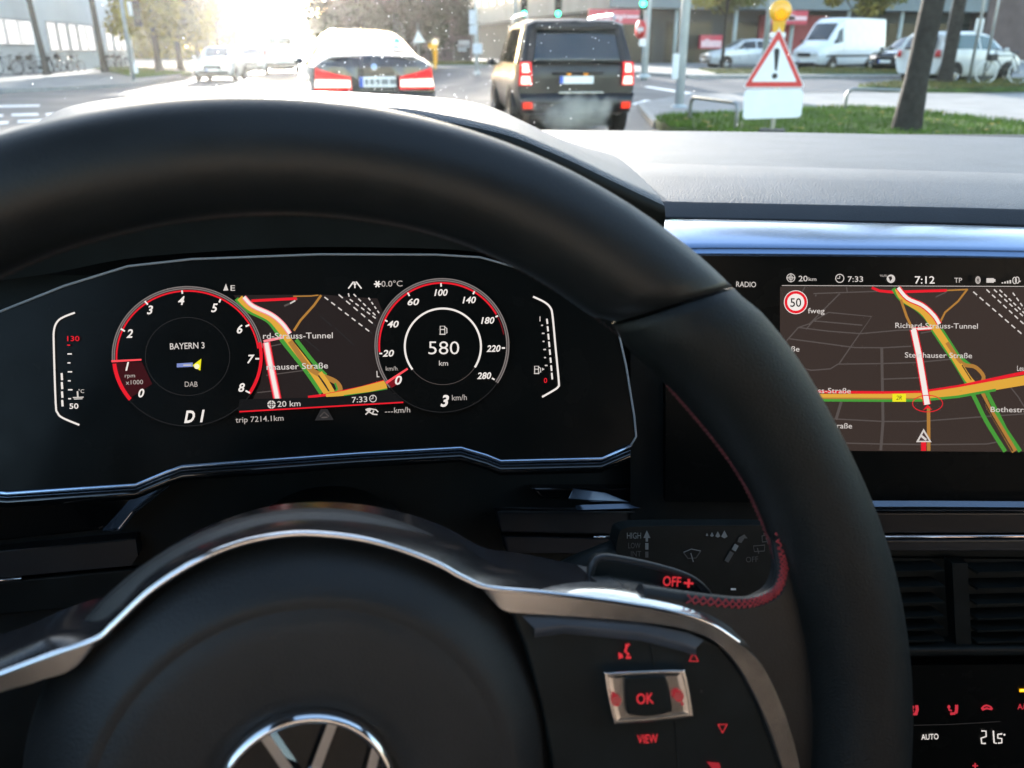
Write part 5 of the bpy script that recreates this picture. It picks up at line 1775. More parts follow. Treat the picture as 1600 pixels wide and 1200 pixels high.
# ---- grass
rg = random.Random(11)
def inside(p, poly):
    c = False
    n = len(poly)
    for i in range(n):
        a, b = poly[i], poly[(i + 1) % n]
        if (a[1] > p[1]) != (b[1] > p[1]) and p[0] < (b[0] - a[0]) * (p[1] - a[1]) / (b[1] - a[1]) + a[0]:
            c = not c
    return c
def grass(name, poly, h, n, blade, hmax, mound=0.0, label=None, leaves=0):
    xs_ = [p[0] for p in poly]; ys_ = [p[1] for p in poly]
    cx, cy = sum(xs_) / len(xs_), sum(ys_) / len(ys_)
    mb = MB()
    def hz(x, y):
        return G(x, y) + h
    P = []
    for i in range(len(poly)):
        a, b = V(poly[i]), V(poly[(i + 1) % len(poly)])
        k = max(1, int((b - a).length / 1.0))
        for j in range(k):
            P.append(a.lerp(b, j / k))
    c = V((cx, cy, 0))
    rings = []
    for f, dz in ((1.0, -.12), (1.0, 0.0), (.93, mound * .5), (.75, mound * .9), (.45, mound), (.15, mound)):
        rings.append([V((c.x + (p.x - c.x) * f, c.y + (p.y - c.y) * f, hz(c.x + (p.x - c.x) * f, c.y + (p.y - c.y) * f) + dz)) for p in P])
    mb.grid(rings, grassm, True, True)
    mb.poly(rings[-1], grassm)
    bl, lf = [], 0
    done = 0
    while done < n:
        x, y = rg.uniform(min(xs_), max(xs_)), rg.uniform(min(ys_), max(ys_))
        if not inside((x, y), poly):
            continue
        done += 1
        z = hz(x, y) + mound * .45
        a = rg.uniform(0, 6.28)
        if done <= leaves:
            s = rg.uniform(.04, .08)
            z += mound * .4 + .03
            mb.add([(x + s * math.cos(a), y + s * math.sin(a), z + .02), (x - s * math.sin(a), y + s * math.cos(a), z + .03), (x - s * math.cos(a), y - s * math.sin(a), z + .02), (x + s * math.sin(a), y - s * math.cos(a), z + .03)], [(0, 1, 2, 3)], leafy)
            continue
        hh = rg.uniform(.5, 1) * hmax + mound * .4
        wd = rg.uniform(.006, .014) * max(1, hmax / .09)
        lx, ly = rg.gauss(0, .3) * hmax, rg.gauss(0, .3) * hmax
        mb.add([(x - wd * math.cos(a), y - wd * math.sin(a), z), (x + wd * math.cos(a), y + wd * math.sin(a), z), (x + lx, y + ly, z + hh)], [(0, 1, 2)], blade)
    return struct(mb.build(name, weld=False), 'stuff')
grass('grass', [gp(1020, 199), gp(1045, 192.5), gp(1150, 188), gp(1250, 181), gp(1330, 178), gp(1420, 184), gp(1600, 207), gp(1760, 226), gp(1700, 265), gp(1350, 245), gp(1150, 228), gp(1050, 213)], .12, 16000, bladem, .085, .06, leaves=70)
grass('grass', [gp(1090, 113), gp(1410, 110), gp(1408, 121), gp(1120, 120)], .12, 6000, bladey, .10, .02, leaves=260)
grass('grass', [gp(1340, 140), gp(1400, 133), gp(1620, 130), gp(1760, 131), gp(1760, 141), gp(1600, 143.5), gp(1420, 147)], .12, 6000, bladey, .10, .02, leaves=260)
grass('grass', [gp(215, 126), gp(300, 118), (-12.2, 75, 0), (-15.0, 75, 0)], .13, 5000, bladem, .10, .02, leaves=120)
grass('grass', [gp(640, 106), gp(760, 104), gp(766, 100), gp(640, 99.5)], .12, 4000, bladey, .10, .03, leaves=60)

# ================================================================== trees
bark = mat('dark_bark', (.035, .032, .028), .9, spec=.2, var=.35, scale=9, bump=.8, bscale=30, bdist=.02)
barkg = mat('grey_bark', (.075, .072, .066), .9, spec=.2, var=.3, scale=6, bump=.8, bscale=25, bdist=.02)
leaf_mats = {
    'gold': [mat('gold_foliage', (.25, .20, .03), .7, spec=.2, var=.4, scale=1.2), mat('brown_foliage', (.16, .13, .03), .7, spec=.2, var=.4, scale=1.2)],
    'dark': [mat('dark_foliage', (.040, .044, .026), .7, spec=.2, var=.4, scale=1.2), mat('grey_brown_foliage', (.06, .055, .04), .7, spec=.2, var=.4, scale=1.2)],
    'yellow': [mat('yellow_foliage', (.26, .22, .05), .7, spec=.2, var=.4, scale=1.2), mat('olive_foliage', (.13, .14, .04), .7, spec=.2, var=.4, scale=1.2)]}
def trunk_mb(h, r0, lean=(0, 0), seed=1, limbs=5, m=bark, r1f=.45):
    rr = random.Random(seed)
    mb = MB()
    pts, rs_ = [], []
    for i in range(10):
        f = i / 9
        pts.append(V((lean[0] * f * h + rr.gauss(0, .03) * f, lean[1] * f * h + rr.gauss(0, .03) * f, h * f)))
        rs_.append(r0 * (1 + .30 * max(0, .05 - f) / .05) * (1 - (1 - r1f) * f))
    mb.tube(pts, rs_, m, 12)
    tips = []
    for k in range(limbs):
        a = 6.28 * k / max(1, limbs) + rr.uniform(-.4, .4)
        i = rr.choice((5, 6, 7, 8, 9))
        s = pts[i]
        L = h * rr.uniform(.35, .6)
        path = [s, s + V((math.cos(a) * L * .35, math.sin(a) * L * .35, L * .3)), s + V((math.cos(a) * L * .7, math.sin(a) * L * .7, L * .75)), s + V((math.cos(a) * L, math.sin(a) * L, L * 1.05))]
        mb.tube(path, [rs_[i] * .55, rs_[i] * .4, rs_[i] * .25, rs_[i] * .1], m, 7)
        tips += path[1:]
        for q in range(2):
            b = a + rr.uniform(-1, 1)
            e = path[2] + V((math.cos(b), math.sin(b), rr.uniform(.2, .8))) * L * .4
            mb.tube([path[1 + q], (path[1 + q] + e) / 2 + V((0, 0, .1)), e], [rs_[i] * .22, rs_[i] * .14, .01], m, 5)
            tips.append(e)
    return mb, tips
def crown_mb(c, rx, rz_, n, kind, seed=1, leaf=.13, clumps=26, hang=0.0):
    rr = random.Random(seed)
    mb = MB()
    ms = leaf_mats[kind]
    C = []
    for k in range(clumps):
        while True:
            p = V((rr.uniform(-1, 1), rr.uniform(-1, 1), rr.uniform(-1, 1)))
            if .25 < p.length < 1:
                break
        C.append((V((c[0] + p.x * rx, c[1] + p.y * rx, c[2] + p.z * rz_)), rr.uniform(.16, .34), rr.choice(ms)))
    for i in range(n):
        cc, cr, m = rr.choice(C)
        d = V((rr.gauss(0, 1), rr.gauss(0, 1), rr.gauss(0, 1)))
        d = d / max(.001, d.length) * rr.random() ** .5
        p = cc + V((d.x * rx * cr * 1.3, d.y * rx * cr * 1.3, d.z * rz_ * cr * 1.2))
        a = V((rr.gauss(0, 1), rr.gauss(0, 1), rr.gauss(0, .6))).normalized() * leaf * rr.uniform(.6, 1.3)
        b = a.cross(V((rr.gauss(0, 1), rr.gauss(0, 1), rr.gauss(0, 1)))).normalized() * leaf * .55
        mb.add([p - a, p + b, p + a, p - b], [(0, 1, 2, 3)], m)
    return mb
def tree(name, label, loc, h, r0, kind=None, crown=None, lean=(0, 0), seed=1, group=None, n=2600, limbs=5, m=bark, leaf=.13, r1f=.45):
    t = thing(name, label, 'tree', loc, 0, group)
    mb, tips = trunk_mb(h, r0, lean, seed, limbs, m, r1f)
    mb.build('trunk', t, world=False, weld=False)
    if crown:
        cz, rx, rz_ = crown
        crown_mb((lean[0] * h, lean[1] * h, cz), rx, rz_, n, kind, seed, leaf).build('crown', t, world=False, weld=False)
    return t
# the big leaning trunk on the grass island and the slim one behind it
g = gnd(1412, 222)
tree('street_tree', 'thick dark tree trunk leaning right on the grass island, cut by the dashboard', (g.x, g.y, .1), 7.0, .178, 'yellow', (8.3, 2.6, 2.0), (.064, .02), 4, None, 2600, 6, bark, r1f=.6)
g = gnd(1474, 136)
tree('street_tree', 'slim dark tree trunk between the silver family car and a grey pole', (g.x, g.y, g.z), 6.5, .21, 'yellow', (8.0, 2.6, 2.0), (.01, .0), 5, None, 2600, 6, bark, r1f=.7)
# yellow crowns above the parked cars
for u, yy, zc, rx, rz_, sd, lab in ((1132, 41, 3.95, 2.3, 1.3, 21, 'young tree with a low yellow-green crown above the silver hatchback'), (1342, 43, 4.15, 2.1, 1.4, 22, 'young tree with a yellow crown above the roof of the white delivery van')):
    p = K(u, 60, yy)
    tree('young_tree', lab, (p.x, p.y, G(p.x, p.y)), 4.4, .10, 'yellow', (zc, rx, rz_), (0, 0), sd, 'young yellow trees on the square', 6500, 4, bark, .12)
# rows along the road
GR_L = 'autumn trees lining the left side of the road'
trees_l = [(250, 117, 'nearest tree trunk of the row left of the road, beside the traffic light pole'), (283, 111, 'second tree trunk of the row left of the road, over the grass strip'), (312, 104, 'third autumn tree of the left row, before the glare'), (345, 99, 'fourth autumn tree of the left row, above the oncoming car'), (372, 95, 'fifth autumn tree of the left row, thinning into the glare'), (398, 92, 'farthest autumn tree of the left row, next to the bright gap')]
src = None
for i, (u, v, lab) in enumerate(trees_l):
    g = gnd(u, v)
    if i % 2 == 0 or src is None:
        t_ = tree('autumn_tree', lab, (g.x, g.y, 0), 5.6, .20, 'gold', (5.2, 3.3, 3.3), (0, 0), 30 + i, GR_L, 8000, 7, bark, .17)
        src = t_
    else:
        t_ = copy_tree(src)
        t_.location = (g.x, g.y, 0)
        t_.rotation_euler.z = 1.7 * i
        t_['label'] = lab
g = gnd(75, 121)
tree('street_tree', 'thin bare trunk in front of the white building, leaning left', (g.x, g.y, .12), 7.5, .16, None, None, (-.05, 0), 41, None, 0, 4, barkg, r1f=.6)
g = gnd(165, 116)
tree('street_tree', 'thin straight trunk in front of the white building, right of the bicycles', (g.x, g.y, .12), 7.5, .18, None, None, (-.02, 0), 42, None, 0, 4, barkg, r1f=.6)
GR_R = 'dark trees along the right side of the road ahead'
src = None
for i, (x, y, lab) in enumerate(((4.3, 52, 'dark tree just left of the saloon car roof, first right of the glare'), (6.6, 60, 'dark tree rising behind the middle of the saloon car'), (8.4, 56, 'dark tree behind the white post right of the saloon car'), (10.2, 62, 'dark tree trunk standing right of the yellow lamp'), (5.6, 84, 'farther dark tree behind the first one right of the glare'), (8.0, 96, 'farther dark tree behind the saloon car, half hidden by nearer crowns'), (12.8, 74, 'dark tree beside the left end of the shop building'))):
    if i in (0, 3):
        src = tree('dark_tree', lab, (x, y, 0), 5.0, .20, 'dark', (5.0, 2.8, 4.2), (0, 0), 50 + i, GR_R, 8000, 8, bark, .15)
    else:
        t_ = copy_tree(src)
        t_.location = (x, y, 0)
        t_.rotation_euler.z = 1.3 * i
        t_['label'] = lab
# far wooded end of the road on both sides of the gap
def treeline(name, x0, x1, y, h, n, seed, kind):
    rr = random.Random(seed)
    mb = MB()
    for i in range(n):
        x = rr.uniform(x0, x1)
        hh = h * (.65 + .35 * math.sin(x * .35 + seed) * math.sin(x * .13))
        z = rr.random() ** .8 * hh
        a = V((rr.gauss(0, 1), rr.gauss(0, 1), rr.gauss(0, 1))).normalized() * rr.uniform(.25, .6)
        b = a.cross(V((rr.gauss(0, 1), rr.gauss(0, 1), rr.gauss(0, 1)))).normalized() * .3
        p = V((x, y + rr.uniform(-4, 4), z))
        mb.add([p - a, p + b, p + a, p - b], [(0, 1, 2, 3)], rr.choice(leaf_mats[kind]))
    return struct(mb.build(name, weld=False), 'stuff')
treeline('distant_woods', -40, -4.0, 150, 13, 16000, 2, 'gold')
treeline('distant_woods', 4.5, 45, 150, 14, 16000, 3, 'dark')

# ================================================================== buildings
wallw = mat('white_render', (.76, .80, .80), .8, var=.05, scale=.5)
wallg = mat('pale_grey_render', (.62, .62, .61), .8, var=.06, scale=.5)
winb = mat('bright_window', (.75, .78, .80), .15, spec=.7, var=.08, scale=.8)
a, b = gnd(-10, 121), gnd(212, 105)
dirv = (b - a); dirv.z = 0; Lw = dirv.length; dirv.normalize()
nrm = V((dirv.y, -dirv.x, 0))
if nrm.dot(EYE - a) < 0:
    nrm = -nrm
bl_ = thing('office_building', 'long white office building with tall ground-floor windows along the left pavement', 'building', a)
def wpt(s, z, o=0.0):
    return a + dirv * s + V((0, 0, z)) + nrm * o
s0, s1 = -30, Lw
smid = (on_plane(66, 110, a, nrm) - a).dot(dirv)
mb = MB()
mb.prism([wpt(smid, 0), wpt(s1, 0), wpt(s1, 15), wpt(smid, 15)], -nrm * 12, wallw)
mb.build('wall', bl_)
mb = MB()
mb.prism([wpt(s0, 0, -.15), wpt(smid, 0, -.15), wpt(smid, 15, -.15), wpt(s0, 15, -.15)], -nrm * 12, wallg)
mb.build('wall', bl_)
pane_glow = glow('#ffffff', 1.15)  # panes glow on their own to look evenly white
wf = mat('window_surround', (.30, .31, .32), .6, var=.1, scale=3)
def window(s, wd, z0, z1, o):
    mb = MB()
    P = lambda ds, z, oo: wpt(s + ds, z, o + oo)
    q = [(-wd / 2, z0), (wd / 2, z0), (wd / 2, z1), (-wd / 2, z1)]
    t = .09
    qi = [(-wd / 2 + t, z0 + t), (wd / 2 - t, z0 + t), (wd / 2 - t, z1 - t), (-wd / 2 + t, z1 - t)]
    A = [P(x, z, .0) for x, z in q] + [P(x, z, .05) for x, z in q] + [P(x, z, .05) for x, z in qi]
    mb.add(A, [(i, (i + 1) % 4, (i + 1) % 4 + 4, i + 4) for i in range(4)] + [(4 + i, 4 + (i + 1) % 4, 8 + (i + 1) % 4, 8 + i) for i in range(4)], wf)
    f = mb.build('window', bl_)
    mb = MB()
    mb.poly([P(x, z, .012) for x, z in qi], pane_glow if z0 < 3 else winb)
    mb.build('pane', f)
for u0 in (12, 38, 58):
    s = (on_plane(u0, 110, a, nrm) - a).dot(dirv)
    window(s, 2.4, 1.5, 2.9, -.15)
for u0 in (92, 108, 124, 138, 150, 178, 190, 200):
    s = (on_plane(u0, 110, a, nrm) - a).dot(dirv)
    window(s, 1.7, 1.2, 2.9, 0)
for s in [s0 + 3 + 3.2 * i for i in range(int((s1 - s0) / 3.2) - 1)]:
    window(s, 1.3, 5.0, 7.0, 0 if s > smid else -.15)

# shop building across the junction
conc = mat('grey_fascia', (.15, .18, .19), .7, var=.1, scale=.7)
dkw = mat('dark_cladding', (.022, .030, .030), .7, var=.2, scale=.7)
shopg = mat('shop_glass', (.012, .02, .02), .15, spec=.3, rvar=.05, scale=.6)
brickr = mat('brown_red_cladding', (.24, .035, .035), .7, var=.15, scale=1.2)
brickp = mat('dark_brown_wall', (.10, .07, .065), .8, var=.2, scale=1)
redsg = mat('red_sign_face', (.52, .04, .07), .5, var=.08, scale=2)
pinkm = mat('pale_sign_mark', (.75, .50, .52), .5, var=.1, scale=5)
cx0 = K(950, 78, 56)
X0, Y0, X1, Y1 = cx0.x, 56.0, cx0.x + 46, 112.0
zf = K(1000, 12, 56).z
sh = thing('shop_building', 'long dark shop building with a grey overhanging upper floor across the junction', 'building', (X0, Y0, 0))
mb = MB()
mb.box(((X0 + X1) / 2, (Y0 + Y1) / 2, zf / 2 + .2), (X1 - X0 - 3, Y1 - Y0 - 3, zf + .4), dkw)
mb.build('shop_front', sh)
mb = MB()
mb.box(((X0 + X1) / 2, (Y0 + Y1) / 2, zf + .55), (X1 - X0, Y1 - Y0, 1.1), conc)
mb.build('fascia', sh)
mb = MB()
mb.box(((X0 + X1) / 2, (Y0 + Y1) / 2, zf + 6.1), (X1 - X0 - .6, Y1 - Y0 - .6, 10), mat('upper_wall', (.14, .17, .18), .6, var=.1, scale=.5))
mb.build('upper_wall', sh)
for i in range(14):
    for ax_ in (0, 1):
        mb = MB()
        if ax_ == 0:
            x = X0 + 2 + i * 3.1
            mb.box((x, Y0 + .29, zf + 2.6), (1.5, .06, 2.0), winb)
        else:
            y = Y0 + 2 + i * 3.6
            mb.box((X0 + .29, y, zf + 2.6), (.06, 1.6, 2.0), winb)
        mb.build('upper_window', sh)
for i in range(10):
    x = X0 + 2.0 + i * 4.4
    mb = MB()
    mb.box((x, Y0 + 1.44, 1.75), (3.4, .06, 2.7), shopg)
    mb.build('shop_window', sh)
for i in range(11):
    mb = MB()
    mb.tube([V((X0 + .6 + i * 4.4, Y0 + .5, .1)), V((X0 + .6 + i * 4.4, Y0 + .5, zf))], .14, mat('pale_column', (.34, .38, .37), .6, var=.1, scale=2), 10)
    mb.build('column', sh)
mb = MB()
pa, pb = K(1185, 40, 57.4), K(1290, 40, 57.4)
mb.box(((pa.x + pb.x) / 2, 57.3, 1.9), (pb.x - pa.x, .2, 3.3), brickr)
mb.build('red_wall_panel', sh)
mb = MB()
pa, pb = K(1540, 40, 55.9), K(1700, 40, 55.9)
mb.box((pb.x, 57.0, 3.5), (2 * (pb.x - pa.x), 2.2, 7.0), brickp)
mb.build('end_wall', sh)
def sign(u0, u1, v0, v1, y, label, marks):
    p0, p1 = K(u0, v1, y), K(u1, v0, y)
    t = thing('shop_sign', label, 'sign', ((p0.x + p1.x) / 2, y, p0.z), 0, 'red shop signs')
    mb = MB()
    mb.box(((p0.x + p1.x) / 2, y, (p0.z + p1.z) / 2), (p1.x - p0.x, .25, p1.z - p0.z), redsg)
    mb.build('sign_board', t, bevel=.03)
    mb = MB()
    W_, H_ = p1.x - p0.x, p1.z - p0.z
    for x, z, w_, h_ in marks:
        mb.box((p0.x + x * W_, y - .14, p0.z + z * H_), (w_ * W_, .03, h_ * H_), pinkm)
    mb.build('sign_marking', t, bevel=.02)
    return t
blob = [(.08, .42, .14, .28), (.24, .45, .10, .26), (.335, .55, .05, .5), (.40, .45, .07, .28), (.48, .42, .05, .3), (.55, .48, .06, .3), (.62, .40, .06, .42), (.69, .52, .05, .26), (.86, .5, .26, .2)]
sign(919, 999, 15, 37, 55.9, 'long red shop sign with pale lettering right of the off-road car roof', blob)
sign(1196, 1262, 17, 38, 55.9, 'red shop sign with pale stripe behind the amber warning lamp', [(.5, .45, .95, .3), (.3, .5, .2, .5), (.6, .48, .16, .46)])
sign(1092, 1128, 55, 76, 56.6, 'small faded red and white sign low in the shop window', [(.5, .35, .92, .5), (.3, .62, .2, .2)])

# low wall / brown house behind the saloon at the right of the trees
mb = MB()
p0, p1 = K(636, 95, 70), K(700, 40, 70)
mb.box(((p0.x + p1.x) / 2 + 1, 72, 1.9), (p1.x - p0.x + 2, 3, 3.8), mat('mauve_brown_wall', (.13, .09, .085), .8, var=.15, scale=1))
kb = mb.build('kiosk')
tag(kb, 'low mauve-brown kiosk between the dark trunks right of the saloon car', 'kiosk')
# ================================================================== street furniture
galv = mat('galvanised_steel', (.30, .31, .31), .45, metal=.6, var=.12, scale=8)
polem = mat('grey_pole_paint', (.26, .29, .28), .5, var=.12, scale=6)
signw = mat('sign_white', (.80, .80, .79), .45, var=.04, scale=8)
signr = mat('sign_red', (.60, .035, .03), .4, var=.06, scale=8)
signk = mat('sign_black', (.012, .012, .012), .5)
concr = mat('concrete_foot', (.18, .175, .165), .85, var=.2, scale=8)
yel = mat('beacon_yellow', (.75, .40, .02), .4, var=.1, scale=10)

def face_cam(p):
    d = V((EYE.x - p.x, EYE.y - p.y, 0)).normalized()
    return math.atan2(d.x, -d.y)          # rotation that turns local -Y towards the viewer

# ---- roadworks warning sign
g = gnd(1206, 206, .20)
yS = g.y
pm0 = K(1208, 120, yS)
rz = face_cam(pm0) - rad(4)
R3 = Matrix.Rotation(rz, 3, 'Z')
sg = thing('warning_sign', 'red-edged triangular warning sign with exclamation mark, white board and amber lamp on the grass', 'road sign', g, rz)
def loc(u, v):
    """sign-plane coordinates (x, z) of a pixel, in metres from the foot of the post"""
    n_ = R3 @ V((0, -1, 0))
    p = on_plane(u, v, g, n_)
    q = R3.transposed() @ (p - g)
    return q.x, q.z
def rpoly(pts, r, n=5):
    """polygon with rounded corners"""
    out = []
    m = len(pts)
    for i in range(m):
        a, b, c = V((*pts[i - 1], 0)), V((*pts[i], 0)), V((*pts[(i + 1) % m], 0))
        d0, d1 = (a - b).normalized(), (c - b).normalized()
        for k in range(n + 1):
            t = k / n
            out.append((b + d0 * r) * (1 - t) ** 2 + b * 2 * t * (1 - t) + (b + d1 * r) * t * t)
    return [(p.x, p.y) for p in out]
def plate(mb, pts, y, th, m, side=None):
    mb.prism([V((x, y, z)) for x, z in pts], V((0, th, 0)), m, side or galv)
tri = [loc(1161, 137), loc(1258, 137), loc(1218, 43)]
mb = MB(); plate(mb, rpoly(tri, .06), -.06, .012, signw); mb.build('triangle_plate', sg, world=False)
c_ = (sum(p[0] for p in tri) / 3, sum(p[1] for p in tri) / 3)
def shr(pts, k): return [(c_[0] + (x - c_[0]) * k, c_[1] + (z - c_[1]) * k) for x, z in pts]
mb = MB(); plate(mb, rpoly(shr(tri, .955), .05), -.064, .004, signr); mb.build('red_border', sg, world=False)
tin = [loc(1175, 127.5), loc(1245, 127.5), loc(1217, 62)]
mb = MB(); plate(mb, rpoly(tin, .02), -.067, .003, signw); mb.build('white_field', sg, world=False)
mb = MB()
ex = [loc(*p) for p in [(1210, 78), (1213, 75), (1217, 75.5), (1219, 79), (1214.5, 110), (1211, 110)]]
plate(mb, ex, -.070, .003, signk)
cx_, cz_ = loc(1211, 118.5)
rr_ = loc(1215.5, 118.5)[0] - cx_
plate(mb, [(cx_ + rr_ * math.cos(a), cz_ + rr_ * math.sin(a)) for a in [2 * math.pi * i / 20 for i in range(20)]], -.070, .003, signk)
mb.build('exclamation_mark', sg, world=False)
bd = [loc(1161, 186), loc(1252, 183), loc(1256, 139), loc(1164, 140)]
mb = MB(); plate(mb, rpoly(bd, .06), -.06, .02, signw); mb.build('white_board', sg, world=False)
zt_ = loc(1218, 36)[1]
mb = MB(); mb.tube([V((0, 0, -.05)), V((0.0, 0, zt_ * .6)), V((loc(1218, 36)[0], 0, zt_))], .03, mat('pale_post', (.62, .60, .50), .5, var=.1, scale=6), 12); mb.build('post', sg, world=False)
bx, bz = loc(1219.5, 17)
mb = MB()
mb.lathe([(.0, -.06), (.11, -.055), (.145, -.03), (.15, 0), (.145, .03), (.11, .055), (0, .07)], mat('amber_lens', (.85, .42, .02), .15, coat=.6, rvar=.05, scale=20), (bx, -.0, bz), (0, -1, 0), 28)
lens = mb.build('amber_lamp', sg, world=False)
mb = MB()
mb.lathe([(.075, 0), (.06, .03), (0, .04)], glow('#ffa818', 1.5), (bx + .02, -.06, bz - .04), (0, -1, 0), 20)
mb.build('lamp_reflector', lens, world=False)
mb = MB()
mb.box((bx, .02, bz - .20), (.14, .09, .16), yel, taper=1.2)
mb.box((bx, .0, bz - .31), (.20, .10, .07), signw)
mb.build('lamp_battery_box', sg, world=False, bevel=.01)
mb = MB(); mb.box((0, 0, -.02), (.36, .34, .12), mat('rubber_foot', (.05, .048, .045), .8, var=.2, scale=8)); mb.build('foot', sg, world=False, bevel=.02)

# ---- bent tube barriers
def hoop(name, label, p0, p1, h, group):
    t = thing(name, label, 'barrier', p0, 0, group)
    d_ = (p1 - p0)
    L = d_.length
    d_ = V((d_.x, d_.y, p1.z - p0.z)) / L
    r = .14
    path = [p0 + V((0, 0, -.1)), p0 + V((0, 0, h - r))]
    for k in range(1, 6):
        a = math.pi / 2 * k / 5
        path.append(p0 + d_ * (r - r * math.cos(a)) + V((0, 0, h - r + r * math.sin(a))))
    for k in range(0, 6):
        a = math.pi / 2 * k / 5
        path.append(p1 - d_ * (r - r * math.sin(a)) + V((0, 0, h - r + r * math.cos(a))))
    path.append(p1 + V((0, 0, -.1)))
    mb = MB()
    mb.tube(path, .032, galv, 12)
    mb.build('tube', t)
    return t
hoop('hoop_barrier', 'bent steel tube barrier left of the warning sign', gnd(1077, 193, .1), gnd(1149, 207, .1), .44, 'bent steel tube barriers')
hoop('hoop_barrier', 'bent steel tube barrier right of the warning sign, running behind the thick trunk', gnd(1319, 177, .1), gnd(1440, 182, .1), .47, 'bent steel tube barriers')

# ---- poles, signs and traffic lights
def pole(name, label, cat, u, v, h, r, m=polem, group=None, dz=.1):
    g = gnd(u, v)
    g.z += dz - .02
    t = thing(name, label, cat, g, face_cam(g), group)
    mb = MB()
    mb.tube([V((0, 0, -.2)), V((0, 0, h * .5)), V((0, 0, h))], [r, r * .95, r * .8], m, 14)
    mb.lathe([(r * 1.9, -.02), (r * 1.8, .06), (r * 1.05, .10)], m, segs=16)
    mb.build('pole', t, world=False)
    return t, g
def loc2(g, rzv, u, v):
    R_ = Matrix.Rotation(rzv, 3, 'Z')
    p = on_plane(u, v, g, R_ @ V((0, -1, 0)))
    q = R_.transposed() @ (p - g)
    return q.x, q.z
def traffic_head(t, x, z, lit='green', y=-.14, s=1.0):
    mb = MB()
    mb.box((x, y, z), (.30 * s, .22, .92 * s), signk)
    hd = mb.build('signal_head', t, world=False, bevel=.03)
    for k, c in enumerate(('red', 'amber', 'green')):
        mb = MB()
        m = glow('#30ffb0', 20.0) if (c == lit == 'green') else mat('dark_lens_' + c, (.03, .02, .02), .2)
        mb.lathe([(.10 * s, 0), (.08 * s, .02), (0, .03)], m, (x, y - .111, z + (.28 - .28 * k) * s), (0, -1, 0), 18)
        mb.lathe([(.125 * s, 0), (.125 * s, .12), (.115 * s, .12), (.115 * s, 0)], signk, (x, y - .111, z + (.28 - .28 * k) * s), (0, -1, 0), 18)
        mb.build('signal_lens', hd, world=False)

t, g = pole('signal_pole', 'round grey signal pole with a tall white box beside the hatchback', 'pole', 1060, 176, 5.2, .098, mat('pale_pole', (.45, .47, .47), .5, var=.1, scale=5))
rv = t.rotation_euler.z
x0, z0 = loc2(g, rv, 1049, 124); x1, z1 = loc2(g, rv, 1062, 84)
mb = MB(); mb.box(((x0 + x1) / 2, -.13, (z0 + z1) / 2), (x1 - x0, .10, z1 - z0), signw); mb.build('white_box', t, world=False, bevel=.025)
x, z = loc2(g, rv, 1052, -18)
traffic_head(t, x, z + .30, 'green', -.16)

t, g = pole('sign_pole', 'slender pole with a round no-entry sign seen right of the off-road car', 'pole', 1006, 124, 4.2, .12, MATS.get('pale_pole') or mat('pale_pole', (.45, .47, .47), .5, var=.1, scale=5))
rv = t.rotation_euler.z
x, z = loc2(g, rv, 1001, 46)
mb = MB(); mb.lathe([(.30, 0), (.30, .02), (0, .02)], signr, (x, -.10, z), (-.82, -.57, 0), 28); ne = mb.build('no_entry_disc', t, world=False)
mb = MB(); mb.box((x - .018, -.113, z), (.42, .012, .12), signw, rz=-.963); mb.build('white_bar', ne, world=False)
x, z = loc2(g, rv, 1004, 66)
mb = MB(); mb.box((x, -.10, z), (.22, .03, .26), signw); mb.build('small_plate', t, world=False)
x, z = loc2(g, rv, 1008, -3)
traffic_head(t, x - .05, z + .1, 'green', -.16)

t, g = pole('lamp_post', 'grey post behind the apex of the warning sign', 'pole', 1192, 112, 6.0, .13, polem)
for u, v, lab in ((1466, 134, 'thin galvanised post just left of the slim tree trunk'), (1512, 136, 'thin post in front of the silver family car, left of the white sign'),):
    pole('thin_post', lab, 'pole', u, v, 4.6, .045, galv)
t, g = pole('thin_post', 'thin post with a small white sign above the silver family car', 'pole', 1534, 134, 4.2, .045, galv)
x, z = loc2(g, t.rotation_euler.z, 1530, 41)
mb = MB(); mb.box((x, -.07, z), (.24, .02, .46), signw); mb.build('white_sign', t, world=False, bevel=.02)

# signals over the junction
for u, v, lab, hu, hv in ((805, 113, 'green traffic light on a post left of the off-road car roof', 819, 22), (868, 112, 'green traffic light above the middle of the off-road car', 872, 22)):
    t, g = pole('traffic_light', lab, 'traffic light', u, v, 3.9, .07, polem, 'green traffic lights over the junction')
    x, z = loc2(g, t.rotation_euler.z, hu, hv)
    traffic_head(t, x, z + .30, 'green', -.16, 1.05)
    mb = MB(); mb.tube([V((0, 0, z + .2)), V((x, -.05, z + .2))], .03, polem, 8); mb.build('bracket', t, world=False)
t, g = pole('traffic_light', 'unlit traffic light on the pole at the corner of the left pavement', 'traffic light', 210, 132, 5.0, .08, polem)
x, z = loc2(g, t.rotation_euler.z, 214, 22)
traffic_head(t, x, z, 'none', -.16)
x, z = loc2(g, t.rotation_euler.z, 207, 14)
mb = MB(); mb.box((x - .05, -.12, z), (.22, .03, .5), signw); mb.build('white_plate', t, world=False)
x, z = loc2(g, t.rotation_euler.z, 212, 107)
mb = MB(); mb.box((x, -.12, z), (.16, .12, .36), signw); mb.build('push_button_box', t, world=False, bevel=.02)

t, g = pole('sign_pole', 'pale pole with pale sign plates between the saloon and the off-road car', 'pole', 745, 118, 5.6, .08, mat('pale_pole', (.45, .47, .47), .5, var=.1, scale=5))
rv = t.rotation_euler.z
for (u, v, w_, h_) in ((738, 27, .26, .55), (739, 47, .30, .34), (746, 76, .40, .40)):
    x, z = loc2(g, rv, u, v)
    mb = MB(); mb.box((x, -.11, z), (w_, .03, h_), mat('pale_blue_plate', (.50, .54, .60), .5, var=.08, scale=6)); mb.build('sign_plate', t, world=False, bevel=.02)

